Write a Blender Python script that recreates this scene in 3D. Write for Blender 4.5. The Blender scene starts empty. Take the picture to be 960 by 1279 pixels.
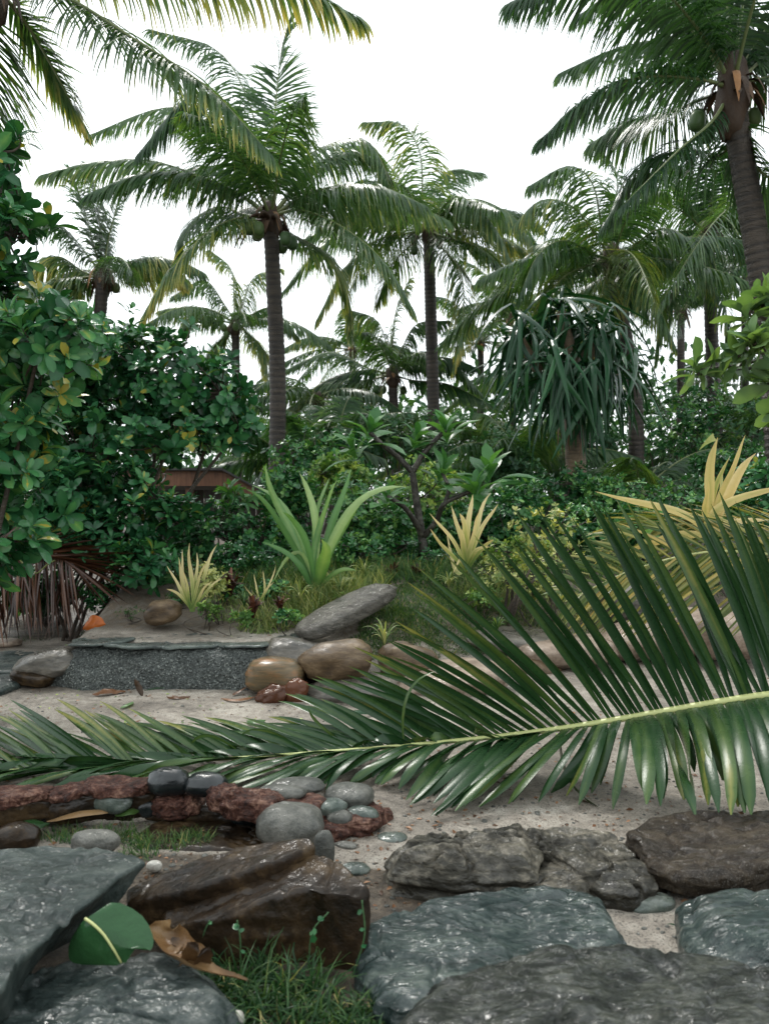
import bpy, math, random
import numpy as np
from mathutils import Vector, Matrix

R = math.radians
random.seed(7)
SC = bpy.context.scene
COL = SC.collection

# ------------------------------------------------------------------ camera
F, CX, CY, CAMZ = 1050.0, 480.0, 639.5, 1.3
PITCH = math.atan(19.5 / F)
cam = bpy.data.cameras.new('camera')
cam.sensor_fit = 'HORIZONTAL'
cam.sensor_width = 36.0
cam.lens = F / 960.0 * 36.0
cam.clip_start = 0.05
cam.clip_end = 3000
cam.dof.use_dof = True
cam.dof.focus_distance = 4.6
cam.dof.aperture_fstop = 5.0
camo = bpy.data.objects.new('camera', cam)
COL.objects.link(camo)
camo.location = (0, 0, CAMZ)
camo.rotation_euler = (math.pi / 2 - PITCH, 0, 0)
SC.camera = camo

# ------------------------------------------------------------------ sky, sun, exposure
SUN_EL, SUN_AZ = R(52), R(-24)
world = bpy.data.worlds.new('World')
SC.world = world
world.use_nodes = True
wn = world.node_tree
wn.nodes.clear()
wo = wn.nodes.new('ShaderNodeOutputWorld')
wb = wn.nodes.new('ShaderNodeBackground')
sky = wn.nodes.new('ShaderNodeTexSky')
sky.sky_type = 'NISHITA'
sky.sun_disc = False
sky.sun_elevation = SUN_EL
sky.sun_rotation = SUN_AZ
sky.dust_density = 4.0
cloud = wn.nodes.new('ShaderNodeMix')          # overcast: cloud cover hides the blue
cloud.data_type = 'RGBA'
cloud.inputs[0].default_value = 0.9
cloud.inputs[7].default_value = (11.0, 11.7, 11.9, 1)
wn.links.new(sky.outputs[0], cloud.inputs[6])
wn.links.new(cloud.outputs[2], wb.inputs[0])
wb.inputs[1].default_value = 0.1
wn.links.new(wb.outputs[0], wo.inputs[0])
sl = bpy.data.lights.new('sun', 'SUN')
sl.energy = 1.5
sl.angle = R(13)
sl.color = (1.0, 0.97, 0.92)
so = bpy.data.objects.new('sun', sl)
COL.objects.link(so)
# sun_rotation 0 = +Y, clockwise seen from above
sd = Vector((math.sin(SUN_AZ) * math.cos(SUN_EL), math.cos(SUN_AZ) * math.cos(SUN_EL), math.sin(SUN_EL)))
so.rotation_euler = sd.to_track_quat('Z', 'Y').to_euler()
SC.view_settings.view_transform = 'Standard'
SC.view_settings.look = 'None'
SC.view_settings.exposure = 0.8
SC.view_settings.gamma = 1.0
SC.render.film_transparent = False
try:
    SC.cycles.use_denoising = True
    SC.cycles.max_bounces = 8
    SC.cycles.transparent_max_bounces = 8
except Exception:
    pass

# ------------------------------------------------------------------ pixel -> place
CP, SP = math.cos(PITCH), math.sin(PITCH)
def ray(px, py):
    u, v = (px - CX) / F, -(py - CY) / F
    return np.array((u, CP + v * SP, -SP + v * CP))
def P(px, py, d):                      # the point of that pixel's ray at distance d along the view
    r = ray(px, py)
    return np.array((0, 0, CAMZ)) + r * (d / r[1])
def Z(px, py, z=0.0):                  # the point of that pixel's ray at height z
    r = ray(px, py)
    return np.array((0, 0, CAMZ)) + r * ((z - CAMZ) / r[2])

# ------------------------------------------------------------------ numpy noise
def _hash(ix, iy, iz, s):
    h = (ix.astype(np.int64) * 374761393 + iy.astype(np.int64) * 668265263 + iz.astype(np.int64) * 2147483647 + s * 1274126177) & 0xffffffff
    h = ((h ^ (h >> 13)) * 1274126177) & 0xffffffff
    h = ((h ^ (h >> 16)) * 2246822519) & 0xffffffff
    return ((h ^ (h >> 15)) & 0xffffff) / float(0xffffff)
def vnoise(p, s=0):
    i = np.floor(p); f = p - i
    f = f * f * (3 - 2 * f)
    ix, iy, iz = i[:, 0], i[:, 1], i[:, 2]
    o = 0
    for dx in (0, 1):
        for dy in (0, 1):
            for dz in (0, 1):
                w = (f[:, 0] if dx else 1 - f[:, 0]) * (f[:, 1] if dy else 1 - f[:, 1]) * (f[:, 2] if dz else 1 - f[:, 2])
                o = o + w * _hash(ix + dx, iy + dy, iz + dz, s)
    return o * 2 - 1
def fbm(p, octv=4, s=0, gain=0.5):
    a, o, t = 1.0, 0, 0
    q = np.array(p, float)
    for k in range(octv):
        o = o + a * vnoise(q, s + k * 17); t += a
        q = q * 2.03 + 5.7; a *= gain
    return o / t
def ss(a, b, x):
    t = np.clip((np.asarray(x, float) - a) / (b - a), 0, 1)
    return t * t * (3 - 2 * t)

# ------------------------------------------------------------------ mesh helpers
class MB:
    """collects vertices, quads, triangles and one float per vertex ('var')"""
    def __init__(s):
        s.V, s.Q, s.T, s.A, s.n = [], [], [], [], 0
    def add(s, V, Q=None, T=None, var=0.0):
        V = np.asarray(V, float).reshape(-1, 3)
        s.V.append(V)
        s.A.append(np.broadcast_to(np.asarray(var, float), (len(V),)))
        if Q is not None and len(Q): s.Q.append(np.asarray(Q, np.int64).reshape(-1, 4) + s.n)
        if T is not None and len(T): s.T.append(np.asarray(T, np.int64).reshape(-1, 3) + s.n)
        s.n += len(V)
        return s
    def mesh(s, name, smooth=True):
        V = np.concatenate(s.V); A = np.concatenate(s.A)
        Q = np.concatenate(s.Q) if s.Q else np.zeros((0, 4), np.int64)
        T = np.concatenate(s.T) if s.T else np.zeros((0, 3), np.int64)
        me = bpy.data.meshes.new(name)
        me.vertices.add(len(V)); me.vertices.foreach_set('co', V.astype(np.float32).ravel())
        me.loops.add(Q.size + T.size)
        me.loops.foreach_set('vertex_index', np.concatenate([Q.ravel(), T.ravel()]).astype(np.int32))
        me.polygons.add(len(Q) + len(T))
        st = np.concatenate([np.arange(len(Q)) * 4, Q.size + np.arange(len(T)) * 3]).astype(np.int32)
        me.polygons.foreach_set('loop_start', st)
        me.polygons.foreach_set('use_smooth', np.full(len(Q) + len(T), smooth))
        at = me.attributes.new('var', 'FLOAT', 'POINT')
        at.data.foreach_set('value', A.astype(np.float32))
        me.update(calc_edges=True)
        return me
    def build(s, name, mat, parent=None, smooth=True, loc=None):
        me = s.mesh(name, smooth)
        return link(name, me, mat, parent, loc)
def link(name, me, mat, parent=None, loc=None):
    if mat is not None and not me.materials: me.materials.append(mat)
    o = bpy.data.objects.new(name, me)
    COL.objects.link(o)
    if parent is not None: o.parent = parent
    if loc is not None: o.location = loc
    return o
def tag(o, label=None, cat=None, group=None, kind=None):
    if label: o['label'] = label
    if cat: o['category'] = cat
    if group: o['group'] = group
    if kind: o['kind'] = kind
    return o
def thing(name, label, cat, group=None, loc=None):
    o = bpy.data.objects.new(name, None)
    o.empty_display_size = 0.1
    COL.objects.link(o)
    if loc is not None: o.location = loc
    return tag(o, label, cat, group)
def rebase(root, loc):
    """put an empty at the thing's base while its parts keep their world coordinates"""
    root.location = loc
    for c in root.children:
        c.location = Vector(c.location) - Vector(loc)
def nrm(v):
    v = np.asarray(v, float)
    return v / (np.linalg.norm(v, axis=-1, keepdims=True) + 1e-12)
def catmull(pts, n):
    pts = np.asarray(pts, float)
    p = np.vstack([2 * pts[0] - pts[1], pts, 2 * pts[-1] - pts[-2]])
    m = len(pts) - 1
    t = np.linspace(0, m, n)
    i = np.minimum(t.astype(int), m - 1); u = (t - i)[:, None]
    a, b, c, d = p[i], p[i + 1], p[i + 2], p[i + 3]
    return 0.5 * (2 * b + (c - a) * u + (2 * a - 5 * b + 4 * c - d) * u ** 2 + (3 * b - a - 3 * c + d) * u ** 3)
def resample(pts, n):
    s = np.r_[0, np.cumsum(np.linalg.norm(np.diff(pts, axis=0), axis=1))]
    t = np.linspace(0, s[-1], n)
    return np.stack([np.interp(t, s, pts[:, k]) for k in range(3)], 1)
def tube(mb, pts, rad, n=8, var=0.0, cap=True, flat=1.0):
    pts = np.asarray(pts, float); m = len(pts)
    rad = np.broadcast_to(np.asarray(rad, float), (m,))
    T = nrm(np.gradient(pts, axis=0))
    ref = np.array((0, 0, 1.0)) if abs(T[0][2]) < 0.9 else np.array((1.0, 0, 0))
    S = nrm(np.cross(T, ref)); N = nrm(np.cross(S, T))
    a = np.linspace(0, 2 * np.pi, n, endpoint=False)
    V = pts[:, None] + rad[:, None, None] * (np.cos(a)[None, :, None] * S[:, None] + flat * np.sin(a)[None, :, None] * N[:, None])
    i = np.arange(m - 1)[:, None] * n; j = np.arange(n)[None]; j2 = (j + 1) % n
    Q = np.stack([i + j, i + j2, i + n + j2, i + n + j], -1).reshape(-1, 4)
    V = V.reshape(-1, 3); Tq = []
    va = np.broadcast_to(np.asarray(var, float), (m,)).repeat(n)
    if cap:
        V = np.vstack([V, pts[-1] + T[-1] * rad[-1] * 0.5]); k = m * n
        va = np.r_[va, va[-1]]
        Tq = [((m - 1) * n + q, (m - 1) * n + (q + 1) % n, k) for q in range(n)]
    mb.add(V, Q, Tq, va)
    return mb

# ------------------------------------------------------------------ materials
def newmat(name):
    m = bpy.data.materials.new(name); m.use_nodes = True
    nt = m.node_tree
    return m, nt, nt.nodes['Principled BSDF'], nt.nodes['Material Output']
def N(nt, t, **kw):
    n = nt.nodes.new(t)
    for k, v in kw.items(): setattr(n, k, v)
    return n
def ramp(nt, fac, stops):
    r = N(nt, 'ShaderNodeValToRGB')
    e = r.color_ramp.elements
    while len(e) < len(stops): e.new(0.5)
    for q, (p, c) in zip(e, stops):
        q.position = p; q.color = (*c, 1) if len(c) == 3 else c
    nt.links.new(fac, r.inputs[0])
    return r
def noise_tex(nt, scale, detail=4, rough=0.55, vec=None, dist=0.0):
    n = N(nt, 'ShaderNodeTexNoise')
    n.inputs['Scale'].default_value = scale; n.inputs['Detail'].default_value = detail
    n.inputs['Roughness'].default_value = rough; n.inputs['Distortion'].default_value = dist
    if vec is not None: nt.links.new(vec, n.inputs['Vector'])
    return n
def mathn(nt, op, a, b=None, clamp=False):
    m = N(nt, 'ShaderNodeMath', operation=op, use_clamp=clamp)
    for i, x in enumerate((a, b)):
        if x is None: continue
        if isinstance(x, (int, float)): m.inputs[i].default_value = x
        else: nt.links.new(x, m.inputs[i])
    return m.outputs[0]
def mixc(nt, fac, a, b, mode='MIX'):
    m = N(nt, 'ShaderNodeMix', data_type='RGBA', blend_type=mode)
    for s, x in ((0, fac), (6, a), (7, b)):
        if isinstance(x, (int, float)): m.inputs[s].default_value = x
        elif isinstance(x, tuple): m.inputs[s].default_value = (*x, 1)
        else: nt.links.new(x, m.inputs[s])
    return m.outputs[2]
def bump(nt, h, strength, dist, prev=None):
    b = N(nt, 'ShaderNodeBump')
    b.inputs['Strength'].default_value = strength; b.inputs['Distance'].default_value = dist
    nt.links.new(h, b.inputs['Height'])
    if prev is not None: nt.links.new(prev, b.inputs['Normal'])
    return b.outputs[0]
def coords(nt, mapscale=None, kind='world'):
    if kind == 'world':
        g = N(nt, 'ShaderNodeNewGeometry'); v = g.outputs['Position']
    else:
        g = N(nt, 'ShaderNodeTexCoord'); v = g.outputs['Object']
    if mapscale:
        mp = N(nt, 'ShaderNodeMapping'); mp.inputs['Scale'].default_value = mapscale
        nt.links.new(v, mp.inputs[0]); v = mp.outputs[0]
    return v

def leafmat(name, stops, rough=0.35, transl=0.25, obj_random=False, spec=0.24, tcol=(1.7, 1.7, 0.55), bscale=60, bst=0.15, rvar=0.15):
    m, nt, b, out = newmat(name)
    if obj_random:
        oi = N(nt, 'ShaderNodeObjectInfo')
        a = N(nt, 'ShaderNodeAttribute'); a.attribute_name = 'var'
        fac = mathn(nt, 'ADD', mathn(nt, 'MULTIPLY', oi.outputs['Random'], .82), a.outputs['Fac'])
    else:
        a = N(nt, 'ShaderNodeAttribute'); a.attribute_name = 'var'; fac = a.outputs['Fac']
    v = coords(nt)
    n1 = noise_tex(nt, 9, 3, 0.6, v)
    f2 = mathn(nt, 'ADD', fac, mathn(nt, 'MULTIPLY', mathn(nt, 'SUBTRACT', n1.outputs[0], 0.5), 0.3))
    r = ramp(nt, f2, stops)
    nt.links.new(r.outputs[0], b.inputs['Base Color'])
    n2 = noise_tex(nt, bscale, 3, 0.6, v)
    rr = mathn(nt, 'ADD', rough - rvar / 2, mathn(nt, 'MULTIPLY', n1.outputs[0], rvar))
    nt.links.new(rr, b.inputs['Roughness'])
    b.inputs['Specular IOR Level'].default_value = spec
    nt.links.new(bump(nt, n2.outputs[0], bst, 0.01), b.inputs['Normal'])
    if transl > 0:
        t = N(nt, 'ShaderNodeBsdfTranslucent')
        nt.links.new(mixc(nt, 1.0, r.outputs[0], tcol, 'MULTIPLY'), t.inputs[0])
        mx = N(nt, 'ShaderNodeMixShader'); mx.inputs[0].default_value = transl
        nt.links.new(b.outputs[0], mx.inputs[1]); nt.links.new(t.outputs[0], mx.inputs[2])
        nt.links.new(mx.outputs[0], out.inputs[0])
    return m

def rockmat(name, cols, scale=5, rlo=0.15, rhi=0.5, b1=0.5, b2=0.35, stretch=(1, 1, 1), speck=None, pitsc=40, spec=0.22, coat=0.4, film=30, filmd=0.008):
    """wet stone: three-colour mottling, patchy gloss from the water film, three scales of relief"""
    m, nt, b, out = newmat(name)
    v = coords(nt, stretch)
    n1 = noise_tex(nt, scale, 6, 0.62, v, 0.4)
    n2 = noise_tex(nt, scale * 5, 6, 0.68, v, 0.3)
    n3 = noise_tex(nt, pitsc, 5, 0.65, v)
    f = mathn(nt, 'ADD', mathn(nt, 'MULTIPLY', n1.outputs[0], 0.55), mathn(nt, 'MULTIPLY', n2.outputs[0], 0.45))
    r = ramp(nt, f, [(0.38, cols[0]), (0.5, cols[1]), (0.62, cols[2])])
    c = r.outputs[0]
    if speck:
        n4 = noise_tex(nt, 260, 2, 0.5, v)
        sk = ramp(nt, n4.outputs[0], [(0.60, (0, 0, 0)), (0.68, (1, 1, 1))])
        c = mixc(nt, mathn(nt, 'MULTIPLY', sk.outputs[0], 0.6), c, speck)
    nt.links.new(c, b.inputs['Base Color'])
    nw = noise_tex(nt, scale * 2.2, 5, 0.6, v)
    w = ramp(nt, nw.outputs[0], [(0.40, (rlo,) * 3), (0.60, (rhi,) * 3)])
    nt.links.new(w.outputs[0], b.inputs['Roughness'])
    b.inputs['Specular IOR Level'].default_value = spec
    x = bump(nt, n1.outputs[0], b1 * 0.7, 0.05)
    x = bump(nt, n2.outputs[0], b1, 0.016, x)
    x = bump(nt, n3.outputs[0], b2, 0.006, x)
    nt.links.new(x, b.inputs['Normal'])
    if coat:
        wet = ramp(nt, nw.outputs[0], [(0.42, (coat,) * 3), (0.60, (coat * .15,) * 3)])
        nt.links.new(wet.outputs[0], b.inputs['Coat Weight'])
        b.inputs['Coat Roughness'].default_value = 0.05
        n5 = noise_tex(nt, film, 1.5, 0.5, v, 0.6)
        nt.links.new(bump(nt, n5.outputs[0], 1.0, filmd, bump(nt, n1.outputs[0], b1 * .7, 0.05)), b.inputs['Coat Normal'])
    return m

M = {}
G3 = lambda k: [(0.0, tuple(x * 0.55 * k for x in (0.030, 0.072, 0.030))), (0.45, tuple(x * k for x in (0.034, 0.085, 0.034))), (0.75, tuple(x * k for x in (0.055, 0.125, 0.045))), (1.0, tuple(x * k for x in (0.10, 0.19, 0.06)))]
M['palm'] = leafmat('palm_leaf', [(0.0, (0.014, 0.044, 0.020)), (0.35, (0.034, 0.084, 0.034)), (0.65, (0.080, 0.145, 0.055)), (0.88, (0.28, 0.28, 0.075)), (1.0, (0.44, 0.35, 0.11))], 0.27, 0.42, spec=.4)
M['palm_rachis'] = leafmat('palm_rachis', [(0, (0.05, 0.10, 0.04)), (1, (0.22, 0.22, 0.09))], 0.4, 0.0)
M['fallen'] = leafmat('fallen_leaflet', [(0.0, (0.007, 0.026, 0.010)), (0.5, (0.018, 0.050, 0.016)), (0.8, (0.055, 0.095, 0.025)), (1.0, (0.20, 0.19, 0.05))], 0.27, 0.1, bscale=120, bst=0.1, spec=.28)
M['fallen_rachis'] = leafmat('fallen_rachis', [(0, (0.30, 0.34, 0.13)), (1, (0.42, 0.43, 0.19))], 0.33, 0.0)
M['straw_frond'] = leafmat('straw_leaflet', [(0.0, (0.03, 0.065, 0.018)), (0.5, (0.085, 0.12, 0.035)), (0.85, (0.26, 0.24, 0.08)), (1.0, (0.42, 0.32, 0.12))], 0.33, 0.2)
M['dry_frond'] = leafmat('dry_leaflet', [(0.0, (0.010, 0.005, 0.003)), (0.5, (0.048, 0.018, 0.009)), (1.0, (0.12, 0.050, 0.022))], 0.3, 0.05, rvar=0.1, spec=.35)
M['big'] = leafmat('broad_leaf', [(0.0, (0.010, 0.046, 0.020)), (0.5, (0.024, 0.100, 0.038)), (0.85, (0.052, 0.170, 0.058)), (0.98, (0.10, 0.22, 0.07)), (1.0, (0.30, 0.27, 0.05))], 0.18, 0.16)
M['big_o'] = leafmat('broad_leaf_single', [(0.0, (0.011, 0.048, 0.021)), (0.5, (0.024, 0.098, 0.038)), (0.85, (0.050, 0.160, 0.055)), (0.97, (0.10, 0.22, 0.07)), (1.0, (0.18, 0.26, 0.07))], 0.18, 0.16, obj_random=True)
M['lightbig'] = leafmat('pale_broad_leaf', [(0.0, (0.06, 0.125, 0.055)), (1.0, (0.17, 0.27, 0.12))], 0.33, 0.28)
M['lightbig_o'] = leafmat('pale_broad_leaf_single', [(0.0, (0.06, 0.125, 0.055)), (1.0, (0.17, 0.27, 0.12))], 0.33, 0.28, obj_random=True)
M['small'] = leafmat('small_leaf', [(0.0, (0.011, 0.050, 0.020)), (0.5, (0.029, 0.110, 0.038)), (0.85, (0.070, 0.195, 0.062)), (1.0, (0.18, 0.33, 0.10))], 0.2, 0.18)
M['lime'] = leafmat('lime_leaf', [(0.0, (0.05, 0.13, 0.035)), (0.5, (0.14, 0.25, 0.07)), (1.0, (0.40, 0.47, 0.15))], 0.34, 0.3)
M['pale'] = leafmat('pale_yellow_leaf', [(0.0, (0.11, 0.17, 0.05)), (0.5, (0.30, 0.33, 0.12)), (1.0, (0.58, 0.55, 0.24))], 0.38, 0.25)
M['far'] = leafmat('far_leaf', [(0.0, (0.018, 0.058, 0.028)), (0.5, (0.034, 0.100, 0.044)), (1.0, (0.09, 0.185, 0.08))], 0.38, 0.26)
M['crinum_o'] = leafmat('strap_leaf', [(0.0, (0.05, 0.13, 0.045)), (0.5, (0.10, 0.21, 0.075)), (1.0, (0.28, 0.38, 0.17))], 0.34, 0.25, bscale=25, bst=.5)
M['yellow_o'] = leafmat('yellow_leaf', [(0.0, (0.26, 0.30, 0.08)), (0.35, (0.50, 0.42, 0.17)), (0.7, (0.60, 0.48, 0.23)), (1.0, (0.70, 0.60, 0.36))], 0.4, 0.25, tcol=(1.1, 1.0, 0.6), bscale=22, bst=.6)
M['yellow'] = leafmat('yellow_leaf_striped', [(0.0, (0.10, 0.20, 0.05)), (0.35, (0.32, 0.36, 0.12)), (0.65, (0.54, 0.49, 0.23)), (1.0, (0.64, 0.53, 0.29))], 0.4, 0.25, tcol=(1.1, 1.0, 0.6))
M['pandan_o'] = leafmat('pandan_leaf', [(0.0, (0.007, 0.032, 0.015)), (0.7, (0.022, 0.075, 0.032)), (0.93, (0.05, 0.14, 0.05)), (1.0, (0.18, 0.17, 0.07))], 0.22, 0.14, obj_random=True)
M['plum_o'] = leafmat('frangipani_leaf', [(0.0, (0.032, 0.105, 0.036)), (1.0, (0.095, 0.23, 0.075))], 0.28, 0.3, obj_random=True)
M['grass'] = leafmat('grass_blade', [(0.0, (0.016, 0.048, 0.014)), (0.5, (0.042, 0.10, 0.028)), (0.85, (0.11, 0.18, 0.05)), (1.0, (0.34, 0.29, 0.11))], 0.4, 0.25, spec=.25)
M['shadedgrass'] = leafmat('shaded_grass_blade', [(0.0, (0.008, 0.028, 0.010)), (0.5, (0.022, 0.062, 0.020)), (0.9, (0.07, 0.12, 0.035)), (1.0, (0.28, 0.24, 0.09))], 0.4, 0.18, spec=.2)  # grass colours darkened to stand in for shade from overhead
M['palegrass'] = leafmat('pale_grass_blade', [(0.0, (0.06, 0.11, 0.035)), (0.5, (0.16, 0.22, 0.075)), (1.0, (0.44, 0.41, 0.19))], 0.42, 0.25)
M['redleaf'] = leafmat('dark_red_leaf', [(0.0, (0.018, 0.007, 0.006)), (0.6, (0.06, 0.022, 0.016)), (1.0, (0.15, 0.06, 0.035))], 0.35, 0.1)
M['deadleaf'] = leafmat('dead_leaf', [(0.0, (0.035, 0.018, 0.010)), (0.5, (0.12, 0.055, 0.026)), (1.0, (0.28, 0.15, 0.08))], 0.32, 0.08, bscale=40, bst=0.4)
M['spathe'] = leafmat('dry_spathe', [(0.25, (0.016, 0.009, 0.005)), (0.5, (0.11, 0.06, 0.025)), (0.85, (0.27, 0.175, 0.085))], 0.3, 0.0, bscale=30, bst=0.6)
M['orange'] = leafmat('orange_leaf', [(0.2, (0.10, 0.025, 0.010)), (0.8, (0.50, 0.13, 0.02))], 0.35, 0.1)
M['coconut'] = leafmat('coconut_green', [(0, (0.035, 0.075, 0.028)), (1, (0.09, 0.13, 0.04))], 0.35, 0.0, obj_random=True)
M['fibre'] = leafmat('leaf_base_fibre', [(0, (0.035, 0.022, 0.014)), (0.6, (0.10, 0.055, 0.028)), (1, (0.34, 0.17, 0.07))], 0.6, 0.0, bst=0.8, bscale=30)
M['husk'] = leafmat('wet_coconut_husk', [(0, (0.028, 0.012, 0.007)), (1, (0.12, 0.045, 0.022))], 0.25, 0.0, bst=0.6, bscale=35)

def trunkmat(name, c1, c2, vs=16):
    m, nt, b, out = newmat(name)
    v = coords(nt)
    n1 = noise_tex(nt, 3, 5, 0.6, v)
    vz = coords(nt, (7, 7, 70)); n2 = noise_tex(nt, 1.0, 4, 0.7, vz)
    f = mathn(nt, 'ADD', mathn(nt, 'MULTIPLY', n1.outputs[0], 0.5), mathn(nt, 'MULTIPLY', n2.outputs[0], 0.5))
    r = ramp(nt, f, [(0.36, c1), (0.64, c2)])
    a = N(nt, 'ShaderNodeAttribute'); a.attribute_name = 'var'
    nt.links.new(mixc(nt, a.outputs['Fac'], r.outputs[0], (0.008, 0.006, 0.005)), b.inputs['Base Color'])
    b.inputs['Roughness'].default_value = 0.5
    nt.links.new(bump(nt, n2.outputs[0], 0.8, 0.03), b.inputs['Normal'])
    return m
M['trunk'] = trunkmat('palm_trunk', (0.010, 0.007, 0.005), (0.058, 0.043, 0.030))
M['bark'] = trunkmat('dark_bark', (0.018, 0.013, 0.009), (0.075, 0.055, 0.038))
M['pbark'] = trunkmat('pandan_bark', (0.05, 0.035, 0.02), (0.20, 0.14, 0.08))
M['plumbark'] = rockmat('frangipani_bark', [(0.012, 0.010, 0.008), (0.034, 0.030, 0.024), (0.11, 0.10, 0.085)], 9, 0.4, 0.6, coat=.3)

M['slate'] = rockmat('grey_slate', [(0.016, 0.024, 0.022), (0.036, 0.048, 0.044), (0.080, 0.094, 0.084)], 4, 0.3, 0.5, 0.5, 1.0, pitsc=80, coat=0.45, film=46, filmd=.007, stretch=(1, 1.8, 1), spec=.15)
M['slate2'] = rockmat('grey_slate_low', [(0.011, 0.018, 0.017), (0.030, 0.042, 0.039), (0.080, 0.092, 0.084)], 5, 0.25, 0.5, 0.7, 0.9, pitsc=55, coat=0.7, film=28, filmd=.010, stretch=(1, 1.8, 1), spec=.15)
M['brownstone'] = rockmat('brown_stone', [(0.006, 0.004, 0.002), (0.020, 0.012, 0.006), (0.060, 0.038, 0.018)], 4, 0.28, 0.5, 0.35, 0.6, pitsc=60, coat=0.35, spec=.15, filmd=.004)
M['teal'] = rockmat('green_grey_stone', [(0.007, 0.015, 0.014), (0.023, 0.038, 0.035), (0.080, 0.100, 0.086)], 4, 0.25, 0.48, 0.8, 0.9, pitsc=40, coat=0.85, film=22, filmd=.016, stretch=(1, 2.0, 1), spec=.15)
M['ripple'] = rockmat('pitted_stone', [(0.005, 0.007, 0.005), (0.020, 0.024, 0.018), (0.070, 0.074, 0.058)], 8, 0.3, 0.5, 0.9, 1.0, stretch=(1, 1.8, 1), pitsc=45, coat=0.9, film=30, filmd=.020, spec=.15)
M['cracked'] = rockmat('layered_stone', [(0.008, 0.007, 0.004), (0.045, 0.041, 0.031), (0.19, 0.168, 0.13)], 4.5, 0.3, 0.5, 0.9, 1.0, stretch=(1, 1, 2), coat=0.5, spec=.15, film=30, filmd=.010)
M['brownslab'] = rockmat('brown_slab', [(0.008, 0.005, 0.003), (0.026, 0.018, 0.011), (0.066, 0.050, 0.033)], 6, 0.3, 0.5, 0.8, 1.0, speck=(0.25, 0.23, 0.20), pitsc=70, coat=0.3, stretch=(1, 1.8, 1), spec=.15)
M['tanstone'] = rockmat('tan_boulder', [(0.036, 0.023, 0.012), (0.092, 0.060, 0.032), (0.18, 0.128, 0.074)], 2.5, 0.35, 0.55, 0.2, 0.5, stretch=(1, 1, 3), pitsc=90, coat=.05, film=12, filmd=.004, spec=.3)
M['rustboulder'] = rockmat('rust_boulder', [(0.05, 0.046, 0.030), (0.12, 0.085, 0.045), (0.25, 0.115, 0.045)], 2.2, 0.25, 0.4, 0.15, 0.3, stretch=(0.6, 1, 4), pitsc=90, coat=.25, film=12, filmd=.004)
M['greyboulder'] = rockmat('grey_boulder', [(0.045, 0.042, 0.036), (0.10, 0.09, 0.075), (0.18, 0.16, 0.13)], 3, 0.2, 0.45, 0.3, 0.4, stretch=(1, 1, 3), pitsc=90, coat=.6)
M['leanstone'] = rockmat('leaning_stone', [(0.032, 0.028, 0.022), (0.085, 0.078, 0.064), (0.17, 0.155, 0.13)], 5, 0.25, 0.5, 0.8, 0.9, stretch=(2, 2, 6), pitsc=60, coat=.3)
M['cobble'] = rockmat('grey_cobble', [(0.040, 0.042, 0.037), (0.088, 0.088, 0.077), (0.16, 0.155, 0.135)], 6, 0.35, 0.55, 0.3, 0.8, pitsc=110, speck=(0.03, 0.03, 0.027), coat=.3)
M['tealcobble'] = rockmat('green_cobble', [(0.04, 0.055, 0.047), (0.08, 0.098, 0.083), (0.14, 0.152, 0.13)], 6, 0.15, 0.4, 0.35, 0.6, pitsc=90, coat=.8)
M['blackcobble'] = rockmat('black_cobble', [(0.005, 0.007, 0.008), (0.010, 0.013, 0.014), (0.020, 0.026, 0.027)], 6, 0.16, 0.26, 0.1, 0.25, pitsc=120, coat=.35, spec=.4, filmd=.002)
M['mortar'] = rockmat('red_mortar', [(0.016, 0.006, 0.004), (0.080, 0.030, 0.020), (0.27, 0.15, 0.105)], 14, 0.4, 0.75, 0.9, 1.0, pitsc=130, coat=.15)
M['pinkrock'] = rockmat('pinkish_boulder', [(0.13, 0.092, 0.066), (0.25, 0.19, 0.145), (0.36, 0.29, 0.23)], 4, 0.35, 0.6, 0.4, 0.6, pitsc=80, coat=.3)
M['shell'] = rockmat('white_pebble', [(0.30, 0.28, 0.24), (0.45, 0.43, 0.38), (0.6, 0.57, 0.52)], 9, 0.3, 0.6)

# pebble-dash render of the retaining wall
def pebbledash():
    m, nt, b, out = newmat('pebble_dash')
    v = coords(nt)
    vo = N(nt, 'ShaderNodeTexVoronoi'); vo.inputs['Scale'].default_value = 135; nt.links.new(v, vo.inputs['Vector'])
    vo2 = N(nt, 'ShaderNodeTexVoronoi'); vo2.inputs['Scale'].default_value = 48; nt.links.new(v, vo2.inputs['Vector'])
    sep = N(nt, 'ShaderNodeSeparateColor'); nt.links.new(vo.outputs['Color'], sep.inputs[0])
    r = ramp(nt, sep.outputs[0], [(0.0, (0.040, 0.048, 0.046)), (0.55, (0.085, 0.096, 0.092)), (0.88, (0.13, 0.142, 0.137)), (0.99, (0.32, 0.34, 0.32))])
    n1 = noise_tex(nt, 3, 4, 0.6, v)
    c = mixc(nt, 1.0, r.outputs[0], ramp(nt, n1.outputs[0], [(0.35, (0.6, 0.62, 0.6)), (0.65, (1.15, 1.15, 1.1))]).outputs[0], 'MULTIPLY')
    nt.links.new(c, b.inputs['Base Color'])
    b.inputs['Roughness'].default_value = 0.45
    x = bump(nt, mathn(nt, 'SUBTRACT', 1.0, vo.outputs['Distance']), 1.0, 0.012)
    x = bump(nt, mathn(nt, 'SUBTRACT', 1.0, vo2.outputs['Distance']), 0.8, 0.02, x)
    nt.links.new(x, b.inputs['Normal'])
    return m
M['pebbledash'] = pebbledash()

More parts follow.
